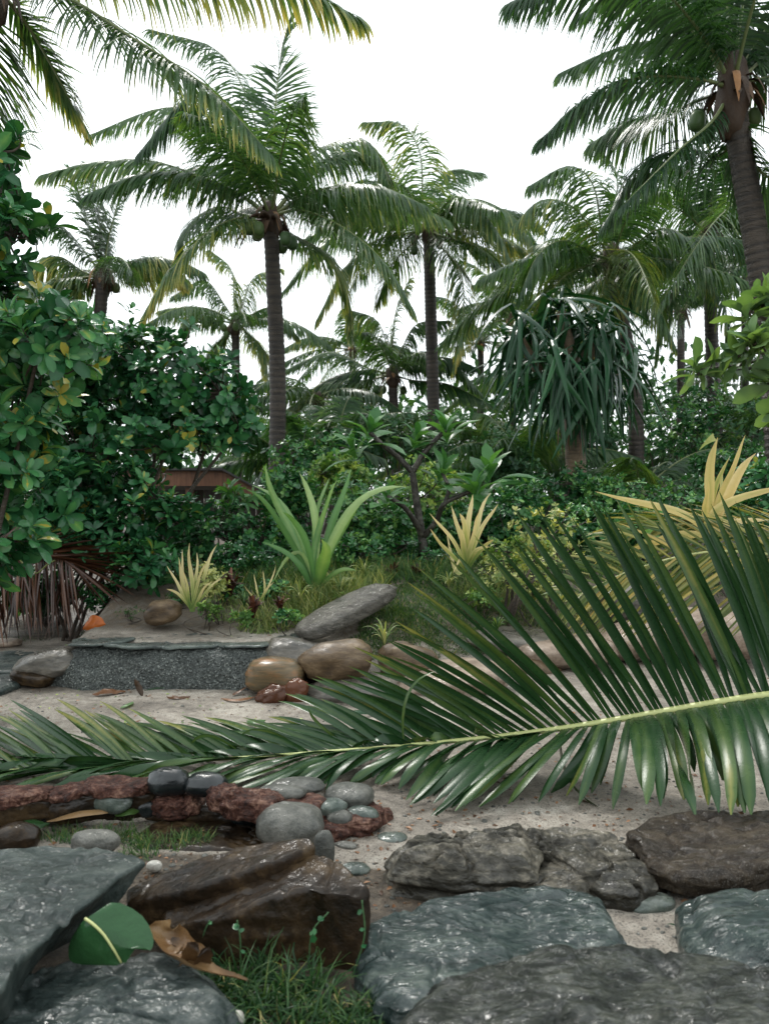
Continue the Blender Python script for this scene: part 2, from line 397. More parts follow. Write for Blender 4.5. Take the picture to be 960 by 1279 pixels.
def groundmat():
    m, nt, b, out = newmat('wet_sand_and_soil')
    v = coords(nt)
    n1 = noise_tex(nt, 1.6, 5, 0.6, v); n2 = noise_tex(nt, 14, 5, 0.65, v); n3 = noise_tex(nt, 130, 3, 0.6, v)
    f = mathn(nt, 'ADD', mathn(nt, 'MULTIPLY', n1.outputs[0], 0.6), mathn(nt, 'MULTIPLY', n2.outputs[0], 0.4))
    sand = ramp(nt, f, [(0.38, (0.118, 0.100, 0.080)), (0.50, (0.255, 0.222, 0.182)), (0.62, (0.41, 0.372, 0.315))]).outputs[0]
    sp = ramp(nt, n3.outputs[0], [(0.34, (0.22, 0.20, 0.19)), (0.45, (1, 1, 1)), (0.60, (1, 1, 1)), (0.70, (1.45, 1.4, 1.35))]).outputs[0]
    sand = mixc(nt, 1.0, sand, sp, 'MULTIPLY')
    soil = ramp(nt, n2.outputs[0], [(0.35, (0.030, 0.022, 0.014)), (0.5, (0.070, 0.052, 0.034)), (0.68, (0.17, 0.13, 0.09))]).outputs[0]
    a = N(nt, 'ShaderNodeAttribute'); a.attribute_name = 'var'
    edge = mathn(nt, 'ADD', a.outputs['Fac'], mathn(nt, 'MULTIPLY', mathn(nt, 'SUBTRACT', n2.outputs[0], 0.5), 0.7))
    k = ramp(nt, edge, [(0.4, (0, 0, 0)), (0.6, (1, 1, 1))])
    c = mixc(nt, k.outputs[0], sand, soil)
    nt.links.new(c, b.inputs['Base Color'])
    rr = ramp(nt, n1.outputs[0], [(0.35, (0.42,) * 3), (0.6, (0.75,) * 3)])
    nt.links.new(rr.outputs[0], b.inputs['Roughness'])
    x = bump(nt, n2.outputs[0], 0.6, 0.04)
    x = bump(nt, n3.outputs[0], 0.9, 0.012, x)
    nt.links.new(x, b.inputs['Normal'])
    return m
M['ground'] = groundmat()

def woodmat(name, c1, c2, rough=0.45):
    m, nt, b, out = newmat(name)
    v = coords(nt, (30, 30, 3)); n1 = noise_tex(nt, 1, 5, 0.6, v)
    v2 = coords(nt); n2 = noise_tex(nt, 3, 3, 0.6, v2)
    f = mathn(nt, 'ADD', mathn(nt, 'MULTIPLY', n1.outputs[0], 0.6), mathn(nt, 'MULTIPLY', n2.outputs[0], 0.4))
    nt.links.new(ramp(nt, f, [(0.36, c1), (0.64, c2)]).outputs[0], b.inputs['Base Color'])
    b.inputs['Roughness'].default_value = rough
    nt.links.new(bump(nt, n1.outputs[0], 0.4, 0.01), b.inputs['Normal'])
    return m
M['wood'] = woodmat('red_brown_wood', (0.07, 0.030, 0.016), (0.19, 0.085, 0.045))
M['darkwood'] = woodmat('dark_wood', (0.015, 0.010, 0.008), (0.05, 0.032, 0.022))
M['greywood'] = woodmat('grey_louvre', (0.10, 0.105, 0.10), (0.24, 0.245, 0.235))
M['roofing'] = woodmat('dark_roofing', (0.012, 0.012, 0.011), (0.04, 0.038, 0.034), 0.6)

# ------------------------------------------------------------------ terrain
WX = [-60, -2.24, -0.83, 0.0, 0.45, 1.45, 2.5, 5.0, 60]
WY = [5.8, 5.85, 5.85, 5.75, 5.95, 6.7, 7.1, 7.4, 7.6]
def yw(x): return np.interp(x, WX, WY)
def H(x, y):
    x = np.asarray(x, float); y = np.asarray(y, float)
    t = y - yw(x)
    soft = ss(-0.8, 0.2, x)
    step = (1 - soft) * ss(-0.04, 0.06, t) + soft * ss(0.0, 0.75, t)
    mound = 0.285 * step + 0.315 * ss(0.2, 1.6, t) + 0.18 * ss(1.6, 4.5, t)
    left = 0.05 * ss(5.6, 6.5, y) + 0.73 * ss(7.4, 12, y)
    k = ss(-2.55, -2.15, x)
    h = left * (1 - k) + mound * k
    q = np.stack([x.ravel(), y.ravel(), np.zeros(x.size)], 1)
    n = (0.018 * fbm(q * 1.4, 3, 3) + 0.008 * fbm(q * 7, 3, 5)).reshape(x.shape)
    lump = (0.05 * fbm(q * 2.2, 3, 9)).reshape(x.shape) * ss(0.3, 1.0, t) * k
    fade = 1 - ss(40, 80, np.hypot(x, y))
    return h + (n + lump) * fade
def hz(x, y): return float(H(np.array([x]), np.array([y]))[0])
def onground(px, py):                  # march the pixel's ray to the terrain
    r = ray(px, py); o = np.array((0, 0, CAMZ))
    s = np.linspace(1.2, 40, 4000)
    p = o + r * s[:, None]
    g = p[:, 2] - H(p[:, 0], p[:, 1])
    i = np.argmax(g < 0) if (g < 0).any() else len(s) - 1
    return p[i]
def axis(lo, hi, dlo, dhi, step, far):
    a = list(np.arange(dlo, dhi, step)); s = step
    v = dhi
    while v < hi: a.append(v); s *= 1.22; v += s
    a.append(hi)
    b = []; s = step; v = dlo - step
    while v > lo: b.append(v); s *= 1.22; v -= s
    b.append(lo)
    return np.array(b[::-1] + a)
gx = axis(-900, 900, -3.6, 3.6, 0.03, 0); gy = axis(-300, 1500, 1.4, 8.4, 0.03, 0)
X, Y = np.meshgrid(gx, gy)
HZ = H(X, Y)
t_ = Y - yw(X)
soil = np.maximum(ss(0.9, 2.0, t_) * 1.0, ss(6.8, 8.0, Y))
# dark garden soil round the stones at lower left, and behind the left path
soil = np.maximum(soil, ss(0.30, 0.0, np.hypot((X + 0.75) / 1.5, (Y - 2.45) / 0.62) - 0.75))
soil = np.maximum(soil, 0.56 * ss(0.15, 0.5, t_) * (X > -2.3))
soil = np.maximum(soil, ss(-2.7, -3.3, X) * 0.7)
mb = MB()
ny, nx = X.shape
i = (np.arange(ny - 1)[:, None] * nx + np.arange(nx - 1)[None])
mb.add(np.stack([X, Y, HZ], -1), np.stack([i, i + 1, i + nx + 1, i + nx], -1), None, soil.ravel())
g = mb.build('ground', M['ground'])
tag(g, 'pale wet sand rising into a dark planted soil bank', 'ground', kind='structure')

# ------------------------------------------------------------------ stones
def rock_data(mb, outline, zt, zb, seed, batter=0.0, rnd=0.02, amp=0.012, freq=6, strata=0.012, dome=0.0, NT=260, NR=64, NS=20, jag=0.03, terr=0.0, crack=0.010, facet=0.10, var=0.0):
    pts = []
    for q in outline:
        z = q[2] if len(q) > 2 else zt
        pts.append(Z(q[0], q[1], z))
    pts = np.array(pts)
    c = np.vstack([pts, pts[:1]])
    d = []
    for a, b in zip(c[:-1], c[1:]): d += [a * 0.92 + b * 0.08, a * 0.08 + b * 0.92]
    d = np.array(d + d[:1]); p = resample(d, NT + 1)[:-1]
    C = p.mean(0)
    rad = p - C; rad[:, 2] = 0
    ln = np.linalg.norm(rad, axis=1, keepdims=True); out = rad / ln
    p = p + out * (jag * fbm(p * 9, 4, seed))[:, None]
    r = np.linspace(0, 1, NR + 1)[1:] ** 0.75
    top = C[None, None] + (p - C)[None] * r[:, None, None]
    zc = C[2] + dome
    e = (1 - r)[:, None] * ln[:, 0][None]
    top[..., 2] = zc + (p[:, 2][None] - zc) * r[:, None] ** (2 if dome else 1)
    q = top.reshape(-1, 3)
    n = 1.4 * amp * fbm(q * [freq, freq, 0.1], 5, seed + 3) + amp * 0.35 * fbm(q * [freq * 6, freq * 6, 1], 3, seed + 5) - amp * 0.9 * np.clip(.12 - np.abs(fbm(q * [freq * .8, freq * 1.3, .1], 3, seed + 21)), 0, 1) / .12
    if terr:
        f = fbm(q * [freq * 0.55, freq * 0.9, 0.1], 4, seed + 8) * 3.2 + 3
        fl = np.floor(f); fr = f - fl
        n += terr * (fl + ss(0.38, 0.62, fr) - 3)
    if facet:
        rg = np.random.default_rng(seed); ext = ln.max(); fm = []
        for _ in range(9):
            cc = C[:2] + rg.uniform(-.75, .75, 2) * np.abs(rad[:, :2]).max(0); gg = rg.normal(0, facet, 2)
            fm.append((q[:, :2] - cc) @ gg)
        fm = np.sort(np.array(fm), 0)[1]                 # second lowest plane: ridges and valleys with sharp edges
        n += np.clip(fm - np.median(fm), -.05, .05)
    cr = np.abs(fbm(q * [freq * .45, freq * .75, .1], 4, seed + 31, .6))
    n -= crack * np.clip(1 - cr / .045, 0, 1) ** .7
    n = n.reshape(e.shape)
    top[..., 2] += n - rnd * np.clip(1 - e / (rnd * 1.6), 0, 1) ** 2
    s = np.linspace(0, 1, NS + 1)[1:]
    ze = top[-1, :, 2]
    side = np.empty((NS, NT, 3))
    side[..., :2] = (p + out * rnd * 0.5)[None, :, :2] + out[None, :, :2] * (batter * s[:, None] + 0.3 * rnd * np.sin(np.pi * s)[:, None])[..., None]
    side[..., 2] = ze[None] + (zb - ze)[None] * s[:, None]
    sq = side.reshape(-1, 3)
    dn = strata * (fbm(sq * [4, 4, 38], 3, seed + 11) + 0.8 * fbm(sq * [7, 7, 9], 4, seed + 12))
    side[..., :2] += out[None, :, :2] * dn.reshape(NS, NT)[..., None]
    V = np.vstack([[[C[0], C[1], zc + n[0].mean()]], top.reshape(-1, 3), side.reshape(-1, 3)])
    rows = NR + NS
    i = 1 + np.arange(rows - 1)[:, None] * NT; j = np.arange(NT)[None]; j2 = (j + 1) % NT
    Q = np.stack([i + j, i + NT + j, i + NT + j2, i + j2], -1).reshape(-1, 4)
    T = [(0, 1 + k, 1 + (k + 1) % NT) for k in range(NT)]
    mb.add(V, Q, T, var)
    return mb
def rock(name, label, outline, zt, zb, mat, seed, cat='stone', parent=None, **kw):
    mb = MB(); rock_data(mb, outline, zt, zb, seed, **kw)
    o = mb.build(name, M[mat], parent)
    if parent is None: tag(o, label, cat)
    return o

rock('flagstone', 'grey flagstone slab with a dark undercut edge beside the green leaf', [(-70, 1062), (0, 1056), (60, 1050), (120, 1053), (170, 1064), (180, 1076), (150, 1092), (112, 1128), (62, 1168), (22, 1200), (6, 1236), (-70, 1275)], 0.22, 0.06, 'slate', 11, batter=-0.15, jag=.018, facet=.05, rnd=0.008, amp=0.010, strata=0.012, terr=0.002)
rock('flagstone', 'low wet grey slab under the green leaf and the dry brown spathe', [(50, 1196), (130, 1184), (192, 1180), (235, 1204), (282, 1238), (292, 1256), (250, 1300), (100, 1345), (-60, 1345), (-60, 1262), (10, 1222)], 0.085, 0.0, 'slate2', 12, batter=0.03, rnd=0.02, amp=0.016, freq=5, terr=0.003)
mb = MB()
rock_data(mb, [(158, 1106, .13), (250, 1070, .20), (330, 1050, .25), (386, 1043, .285), (394, 1050, .28), (352, 1072, .255), (300, 1090, .22), (220, 1112, .17), (160, 1124, .13)], .2, 0.0, 21, batter=-0.05, rnd=0.007, amp=0.006, strata=0.007, terr=0.002, jag=.008, crack=.006, facet=.05)
rock_data(mb, [(200, 1128, .125), (285, 1100, .18), (340, 1082, .215), (402, 1064, .245), (434, 1078, .242), (462, 1102, .235), (453, 1117, .215), (408, 1114, .212), (392, 1108, .214), (340, 1122, .19), (260, 1144, .135), (205, 1150, .10)], .2, 0.0, 22, batter=-0.004, rnd=0.007, amp=0.006, strata=0.008, jag=0.006, crack=.008, facet=.05)
tag(mb.build('wedge_stone', M['brownstone']), 'dark brown wet wedge-shaped stone block rising behind the grass', 'stone')
rock('flat_stone', 'broad flat green-grey wet stone with a sandy hollow', [(452, 1152), (500, 1130), (560, 1121), (640, 1106), (730, 1107), (752, 1122), (762, 1146), (784, 1174), (765, 1200), (700, 1215), (560, 1250), (505, 1252), (470, 1240), (456, 1205)], 0.07, -0.02, 'teal', 13, facet=.05, batter=0.01, rnd=0.015, amp=0.014, freq=5, terr=0.004)
rock('pitted_stone', 'olive pitted stone glistening with water at the bottom edge', [(500, 1262), (540, 1212), (600, 1182), (680, 1174), (770, 1172), (880, 1178), (960, 1192), (1060, 1215), (1060, 1360), (700, 1390), (540, 1350), (495, 1300)], 0.15, 0.0, 'ripple', 14, facet=.05, batter=0.02, rnd=0.018, amp=0.016, freq=6, terr=0.003)
mb = MB()
rock_data(mb, [(496, 1050), (520, 1036), (590, 1029), (648, 1031), (664, 1052), (660, 1078), (620, 1080), (560, 1074), (504, 1066)], .125, -0.01, 31, crack=.035, batter=0.03, rnd=0.02, amp=0.022, terr=0.008, strata=0.028)
rock_data(mb, [(650, 1031), (700, 1031), (765, 1040), (808, 1066), (818, 1092), (782, 1102), (748, 1094), (712, 1074), (672, 1054)], .095, -0.01, 32, crack=.03, batter=0.0, rnd=0.012, amp=0.018, terr=0.010, strata=0.02)
rock_data(mb, [(640, 1062), (690, 1056), (735, 1084), (748, 1104), (700, 1116), (640, 1112)], .055, -0.01, 33, batter=0.02, rnd=0.02, amp=0.016)
tag(mb.build('layered_boulder', M['cracked']), 'cracked grey-tan boulder split in layers in the sand', 'boulder')
rock('brown_slab', 'dark brown wet slab under the tips of the green frond', [(783, 1036), (808, 1017), (880, 1013), (960, 1011), (1060, 1010), (1060, 1066), (960, 1077), (900, 1084), (842, 1080), (812, 1068), (806, 1052)], 0.13, 0.03, 'brownslab', 15, facet=.05, batter=-0.02, rnd=0.012, amp=0.012, strata=0.016, terr=0.003)
rock('rounded_stone', 'rounded green-grey stone below the dark brown slab', [(856, 1108), (895, 1099), (960, 1097), (1060, 1098), (1060, 1200), (960, 1186), (892, 1170), (866, 1138)], 0.13, -0.01, 'teal', 16, facet=.05, batter=0.02, rnd=0.04, amp=0.012, freq=4)

def ellipsoid(mb, c, rx, ry, rz, seed, roll=0, yaw=0, pitch=0, sq=2.4, amp=0.06, nu=48, nv=28, var=0.0, flatb=None):
    u = np.linspace(0, 2 * np.pi, nu, endpoint=False); v = np.linspace(-np.pi / 2, np.pi / 2, nv)
    U, Vv = np.meshgrid(u, v)
    pw = lambda a: np.sign(a) * np.abs(a) ** (2 / sq)
    D = np.stack([pw(np.cos(Vv)) * pw(np.cos(U)), pw(np.cos(Vv)) * pw(np.sin(U)), pw(np.sin(Vv))], -1).reshape(-1, 3)
    s = 1 + amp * fbm(D * 1.3 + seed * 3.1, 3, seed) + amp * 0.16 * fbm(D * 7, 3, seed + 2)
    q = D * s[:, None] * [rx, ry, rz]
    if flatb is not None: q[:, 2] = np.maximum(q[:, 2], -flatb * rz)
    Rm = np.array(Matrix.Rotation(yaw, 3, 'Z') @ Matrix.Rotation(roll, 3, 'Y') @ Matrix.Rotation(pitch, 3, 'X'))
    q = q @ Rm.T + np.asarray(c)
    i = np.arange(nv - 1)[:, None] * nu; j = np.arange(nu)[None]; j2 = (j + 1) % nu
    mb.add(q, np.stack([i + j, i + j2, i + nu + j2, i + nu + j], -1).reshape(-1, 4), None, var)
    return mb
def boulder(name, label, cx, cy, w, h, d, mat, seed, dy=0.8, roll=0, yaw=0, pitch=0, sq=2.7, amp=0.2, parent=None, cat='boulder', group=None):
    mb = MB()
    ellipsoid(mb, P(cx, cy, d), w / 2 / F * d, dy * w / 2 / F * d, h / 2 / F * d, seed, R(roll), R(yaw), R(pitch), sq, amp)
    o = mb.build(name, M[mat], parent)
    if parent is None: tag(o, label, cat, group)
    return o
def flatpebble(name, label, px, py, w, z, thick, mat, seed, ratio=0.7, yaw=0, parent=None, cat='stone', pitch=0, roll=0):
    c = Z(px, py, z); d = c[1]
    mb = MB(); r = w / 2 / F * d
    ellipsoid(mb, c, r, r * ratio, thick, seed, R(roll), R(yaw), R(pitch), 2.3, 0.14)
    o = mb.build(name, M[mat], parent)
    if parent is None: tag(o, label, cat)
    return o
flatpebble('small_stone', 'small green-grey stone bedded in sand beside the flat stone', 812, 1130, 66, 0.005, 0.030, 'tealcobble', 41, 0.62, 10)
flatpebble('small_stone', 'small grey upright stone against the tip of the brown wedge stone', 405, 1062, 26, 0.10, 0.07, 'cobble', 42, 0.8)
flatpebble('small_stone', 'flat grey-green stone sunk in sand beside the red mortar rim', 490, 1046, 38, 0.0, 0.012, 'tealcobble', 43, 0.8)
flatpebble('small_stone', 'mottled flat stone sunk in sand beside the wedge stone', 442, 1086, 40, 0.0, 0.018, 'tealcobble', 44, 0.75, 20)
flatpebble('small_stone', 'dark grey chip of stone in sand above the mottled flat stone', 432, 1056, 30, 0.0, 0.012, 'cobble', 45, 0.6, -20)
flatpebble('pebble', 'white broken pebble in the grass above the wedge stone', 193, 1082, 20, 0.03, 0.018, 'shell', 46, 0.7, cat='pebble')
flatpebble('pebble', 'white pebble in the grass below the dry spathe', 295, 1272, 22, 0.03, 0.016, 'shell', 47, 0.7, cat='pebble')
flatpebble('small_stone', 'brown stone tucked behind the grey flagstone slab', 20, 1046, 60, 0.06, 0.05, 'brownstone', 48, 0.6)
flatpebble('small_stone', 'pale stone peeping from the grass behind the flagstone slab', 118, 1052, 60, 0.16, 0.04, 'cobble', 49, 0.6)

# ------------------------------------------------------------------ red mortar rim with bedded cobbles
rim = thing('mortar_rim', 'low rim of red mortar with cobbles bedded in it', 'kerb')
def rim_chunk(px0, py0, px1, py1, z, w, h, seed, nm='mortar', mt='mortar'):
    a, b = Z(px0, py0, z), Z(px1, py1, z); c = (a + b) / 2; c[2] = z - h * .5
    L = np.linalg.norm(b - a) / 2 * 1.12; yaw = math.atan2(b[1] - a[1], b[0] - a[0])
    mb = MB(); ellipsoid(mb, c, L, w, h, seed, 0, yaw, 0, 3.6, .22, 90, 44)
    q = mb.V[0]; n = nrm(q - c)
    mb.V[0] = q + n * (.030 * fbm(q * 16, 5, seed, .7) + .012 * (np.abs(fbm(q * 34, 3, seed + 4)) - .2))[:, None]
    mb.build(nm, M[mt], rim)
for k, q in enumerate([(-90, 1000, 58, 986, .16, .085, .030), (64, 992, 118, 978, .15, .06, .022), (112, 978, 186, 978, .165, .075, .026), (198, 996, 250, 998, .10, .07, .045), (270, 986, 300, 996, .15, .06, .05), (285, 996, 345, 1000, .135, .085, .045), (335, 1002, 400, 1008, .10, .11, .045), (395, 1014, 470, 1018, .045, .12, .04), (440, 1030, 478, 1012, .025, .05, .025), (360, 1010, 420, 1036, .04, .06, .04)]):
    rim_chunk(*q, 300 + k)
for k, q in enumerate([(-95, 1008, 60, 998, .115, .05, .062), (60, 1000, 190, 992, .11, .045, .060), (190, 1008, 300, 1010, .06, .04, .035)]):
    rim_chunk(*q, 330 + k, 'footing', 'brownstone')
for k, (px, py, w, z, th, mt, ra, ya) in enumerate([
        (211, 976, 52, .175, .055, 'blackcobble', .8, 10), (257, 980, 56, .165, .045, 'blackcobble', .7, -5),
        (352, 990, 62, .13, .028, 'cobble', .5, -4), (372, 982, 66, .12, .03, 'cobble', .7, 8), (437, 994, 60, .085, .045, 'cobble', .9, 0),
        (410, 1008, 46, .085, .03, 'tealcobble', .7, 15), (452, 1018, 44, .05, .03, 'tealcobble', .7, -10), (424, 1024, 36, .05, .035, 'cobble', .8, 0),
        (362, 1032, 86, .07, .085, 'cobble', .8, 0), (138, 1000, 58, .10, .05, 'tealcobble', .6, -18), (225, 1006, 50, .06, .045, 'blackcobble', .7, 5),
        (270, 1010, 46, .05, .04, 'blackcobble', .7, -6), (185, 1008, 40, .06, .04, 'blackcobble', .7, 3), (310, 1015, 50, .05, .05, 'blackcobble', .7, 0),
        (60, 1012, 66, .06, .05, 'blackcobble', .6, 0), (5, 1014, 60, .06, .05, 'blackcobble', .6, 0)]):
    flatpebble('cobble', None, px, py, w, z, th, mt, 60 + k, ra, ya, parent=rim)
# sunken dark slab in the hollow in front of the rim, and debris in it
rock('hollow_slab', 'smooth dark brown slab lying in the hollow below the red rim', [(165, 1040), (200, 1022), (260, 1016), (320, 1022), (345, 1040), (320, 1058), (250, 1062), (185, 1058)], 0.02, -0.05, 'brownstone', 17, facet=.02, rnd=0.02, amp=0.008)

# ------------------------------------------------------------------ retaining wall and its stones
wall = thing('retaining_wall', 'low pebble-dashed retaining wall with slate capping', 'wall')
def wall_body():
    n, m = 200, 40
    xs = np.linspace(-2.42, -0.62, n)
    V = np.empty((n, m, 3))
    e = ss(-2.46, -2.02, xs) ** 0.7
    ht = 0.265 * e + 0.012 * fbm(np.stack([xs * 6, 0 * xs, 0 * xs], 1), 3, 2)
    for k in range(m):
        s = k / (m - 1)
        if s < 0.75:
            q = s / 0.75; z = -0.04 + (ht + 0.04) * np.sin(q * np.pi / 2) ** 0.9; y = 5.62 + 0.16 * q ** 1.6
        else:
            q = (s - 0.75) / 0.25; z = ht + 0 * xs + 0.02 * q; y = 5.78 + 0.4 * q
        V[:, k] = np.stack([xs, y + (1 - e) * 0.22 + 0 * xs, z + 0 * xs], 1)
    q = V.reshape(-1, 3)
    q = q + np.stack([0 * q[:, 0], 0.055 * fbm(q * 3.5, 3, 6) + 0.014 * fbm(q * 30, 2, 8), 0.012 * fbm(q * 30, 2, 7)], 1)
    i = np.arange(n - 1)[:, None] * m; j = np.arange(m - 1)[None]
    return MB().add(q, np.stack([i + j, i + m + j, i + m + j + 1, i + j + 1], -1).reshape(-1, 4))
wall_body().build('pebble_dash', M['pebbledash'], wall)
M['capslate'] = rockmat('cap_slate', [(0.03, 0.038, 0.036), (0.06, 0.075, 0.068), (0.11, 0.13, 0.115)], 5, 0.2, 0.45, 0.6, 0.5)
def slate(parent, x0, x1, y0, y1, z, th, seed, name='cap_slate', tilt=0.0):
    mb = MB(); n = 48
    a = np.linspace(0, 2 * np.pi, n, endpoint=False)
    cx_, cy_ = (x0 + x1) / 2, (y0 + y1) / 2
    sg = lambda v: np.sign(v) * np.abs(v) ** 0.45
    ox = cx_ + (x1 - x0) / 2 * sg(np.cos(a)); oy = cy_ + (y1 - y0) / 2 * sg(np.sin(a))
    j = 0.07 * fbm(np.stack([ox * 7, oy * 7, 0 * ox + seed], 1), 3, seed)
    ox += j * np.cos(a); oy += j * np.sin(a)
    rings = [(0.0, 1), (0.5, 1), (0.93, 1), (1.0, .75), (1.01, .2), (.98, 0), (0.4, 0)]
    V = []
    for r, h in rings:
        x = cx_ + (ox - cx_) * r; y = cy_ + (oy - cy_) * r
        V.append(np.stack([x, y, z + th * h + tilt * (x - cx_) + 0.012 * fbm(np.stack([x * 6, y * 6, 0 * x], 1), 3, seed + 4)], 1))
    V = np.vstack(V)
    i = np.arange(len(rings) - 1)[:, None] * n; k = np.arange(n)[None]; k2 = (k + 1) % n
    mb.add(V, np.stack([i + k, i + n + k, i + n + k2, i + k2], -1).reshape(-1, 4))
    return mb.build(name, M['capslate'], parent)
slate(wall, -2.20, -1.76, 5.72, 6.02, 0.278, 0.017, 3, tilt=0.05)
slate(wall, -1.93, -1.50, 5.67, 5.85, 0.266, 0.020, 4, tilt=-0.03)
slate(wall, -1.53, -1.12, 5.68, 5.86, 0.264, 0.018, 5, tilt=0.01)
slate(wall, -1.15, -0.80, 5.70, 5.85, 0.264, 0.016, 6, tilt=0.02)

boulder('round_boulder', 'small brown boulder on the sand bank beside the yellow plant', 203, 765, 46, 30, 6.3, 'tanstone', 51, roll=-14)
boulder('round_boulder', 'glossy rust-banded rounded boulder at the end of the retaining wall', 345, 845, 72, 44, 5.55, 'rustboulder', 52, roll=4, sq=3.2)
boulder('round_boulder', 'flat grey boulder bridging the wall and the two rounded boulders', 372, 820, 86, 44, 5.85, 'greyboulder', 53, roll=12, sq=2.8)
boulder('round_boulder', 'smooth tan egg-shaped boulder overhanging a grey slab', 422, 826, 92, 50, 5.6, 'tanstone', 54, roll=-10, sq=2.5)
boulder('round_boulder', 'grey flat boulder beneath the egg-shaped tan boulder', 438, 862, 120, 36, 5.55, 'greyboulder', 55, roll=-4)
boulder('round_boulder', 'golden tan boulder half hidden behind the frond tips', 510, 828, 76, 46, 5.85, 'tanstone', 56, roll=6)
boulder('round_boulder', 'pinkish boulder lying low in the sand behind the frond', 560, 850, 150, 40, 5.75, 'pinkrock', 57, roll=-8)
boulder('round_boulder', 'wide pinkish boulder on the bank behind the upright leaflets', 700, 812, 130, 36, 6.5, 'pinkrock', 58, roll=-5)
boulder('round_boulder', 'small tan boulder wedged under the wide pinkish boulder', 660, 838, 80, 36, 6.3, 'tanstone', 59, roll=5)
boulder('round_boulder', 'long pale boulder at the foot of the mossy bank', 650, 800, 150, 30, 6.75, 'greyboulder', 60, roll=4)
boulder('round_boulder', 'grey-tan boulder under the straw-coloured frond', 800, 800, 110, 44, 6.7, 'pinkrock', 61, roll=-3)
boulder('round_boulder', 'sandy boulder behind the thick end of the frond', 900, 790, 130, 60, 6.6, 'pinkrock', 62, roll=3)
boulder('round_boulder', 'dark boulder in the undergrowth below the straw-coloured frond', 800, 755, 100, 50, 7.2, 'greyboulder', 63, roll=3)
# long stone leaning on the bank
mb = MB()
a, b = P(376, 792, 5.9), P(484, 735, 6.55)
c = (a + b) / 2; L = np.linalg.norm(b - a) / 2
dv = nrm(b - a); sv = nrm(np.cross(dv, (0, 0, 1.0))); nv_ = np.cross(sv, dv)
ellipsoid(mb, (0, 0, 0), L * 1.04, 0.17, 0.075, 71, sq=3.2, amp=0.12, nu=60, nv=30)
q = mb.V[0]; mb.V[0] = c + q[:, :1] * dv + q[:, 1:2] * sv + q[:, 2:3] * nv_ + 0.006 * fbm(q * [4, 40, 40], 3, 4)[:, None] * nv_
tag(mb.build('leaning_stone', M['leanstone']), 'long grey stone leaning up the grassy bank', 'stone')
# left path stones
rock('path_stone', 'pale grey paving stone of the path beside the wall', [(-60, 835), (-20, 815), (40, 808), (95, 808), (60, 822), (20, 838)], 0.07, 0.0, 'slate', 72, facet=.02, rnd=0.01, amp=0.006, NT=120, NR=20)
rock('path_stone', 'small grey paving stone where the path meets the sand', [(-60, 862), (-20, 846), (15, 842), (24, 850), (0, 860)], 0.05, 0.0, 'slate', 73, facet=.02, rnd=0.01, amp=0.006, NT=120, NR=20)
boulder('path_boulder', 'flat brown stone leaning against the left end of the wall', 62, 828, 88, 34, 5.85, 'greyboulder', 74, roll=-12)
boulder('path_boulder', 'dark brown wet stone at the foot of the wall end', 42, 846, 50, 22, 5.75, 'brownstone', 75, roll=10)
boulder('path_boulder', 'pale stone lying on the path under the dry brown frond', 6, 803, 40, 10, 7.0, 'pinkrock', 76)

# ------------------------------------------------------------------ leaf shapes
def strap(mb, pts, width, wdir, fold=0.25, var=0.0, cvar=0.0):
    """one blade: 3 vertices across (V fold), len(pts) along"""
    pts = np.asarray(pts, float); k = len(pts)
    width = np.broadcast_to(np.asarray(width, float), (k,))[:, None]
    T = nrm(np.gradient(pts, axis=0))
    W = np.broadcast_to(np.asarray(wdir, float), (k, 3))
    W = nrm(W - T * (W * T).sum(1, keepdims=True))
    Nn = np.cross(W, T)
    V = np.stack([pts - W * width / 2, pts - Nn * width * fold, pts + W * width / 2], 1).reshape(-1, 3)
    i = np.arange(k - 1)[:, None] * 3; j = np.arange(2)[None]
    Q = np.stack([i + j, i + j + 1, i + j + 4, i + j + 3], -1).reshape(-1, 4)
    va = np.repeat(np.broadcast_to(np.asarray(var, float), (k,)), 3); va[1::3] += cvar
    mb.add(V, Q, None, np.clip(va, 0, 1))
    return mb
def bez(a, b, c, k):
    t = np.linspace(0, 1, k)[:, None]
    return (1 - t) ** 2 * np.asarray(a) + 2 * t * (1 - t) * np.asarray(b) + t * t * np.asarray(c)
def wprof(k, tip=0.02, base=0.45, peak=0.3):
    t = np.linspace(0, 1, k)
    return np.interp(t, [0, peak, 0.65, 0.88, 1], [base, 1, 0.86, 0.48, tip])

# ------------------------------------------------------------------ the big fallen frond
def maptab(tab, x):
    t = np.array(tab, float)
    return [np.interp(x, t[:, 0], t[:, k]) for k in range(1, t.shape[1])]
rng = np.random.default_rng(5)
fallen = thing('fallen_frond', 'huge fresh green palm frond fallen across the sand', 'palm frond')
rw = [Z(-330, 978, .02), Z(-120, 970, .03), Z(0, 963, .035), Z(250, 950, .05), Z(500, 932, .09), Z(700, 910, .20), Z(960, 868, .45), np.array((2.2, 3.45, .52)), np.array((2.8, 3.4, .38)), np.array((3.25, 3.4, .10))]
rc = catmull(rw, 400)
sx = (rc[:, 0] / rc[:, 1]) * F + CX               # pixel column of each rachis point
mb = MB()
tube(mb, rc, np.interp(np.linspace(0, 1, 400), [0, .25, .5, .75, 1], [.003, .0075, .015, .027, .040]), 10, np.linspace(0, 1, 400), flat=0.75)
mb.build('rachis', M['fallen_rachis'], fallen)
up_tab = [(-150, -245, 915, 4.40), (-100, -190, 905, 4.40), (145, 45, 893, 4.45), (225, 130, 899, 4.45), (380, 275, 908, 4.45), (500, 375, 884, 4.5), (580, 425, 850, 4.42), (660, 478, 812, 4.3), (740, 532, 700, 4.22), (800, 640, 658, 4.12), (890, 757, 628, 3.98), (1010, 925, 628, 3.80), (1200, 1130, 640, 3.6)]
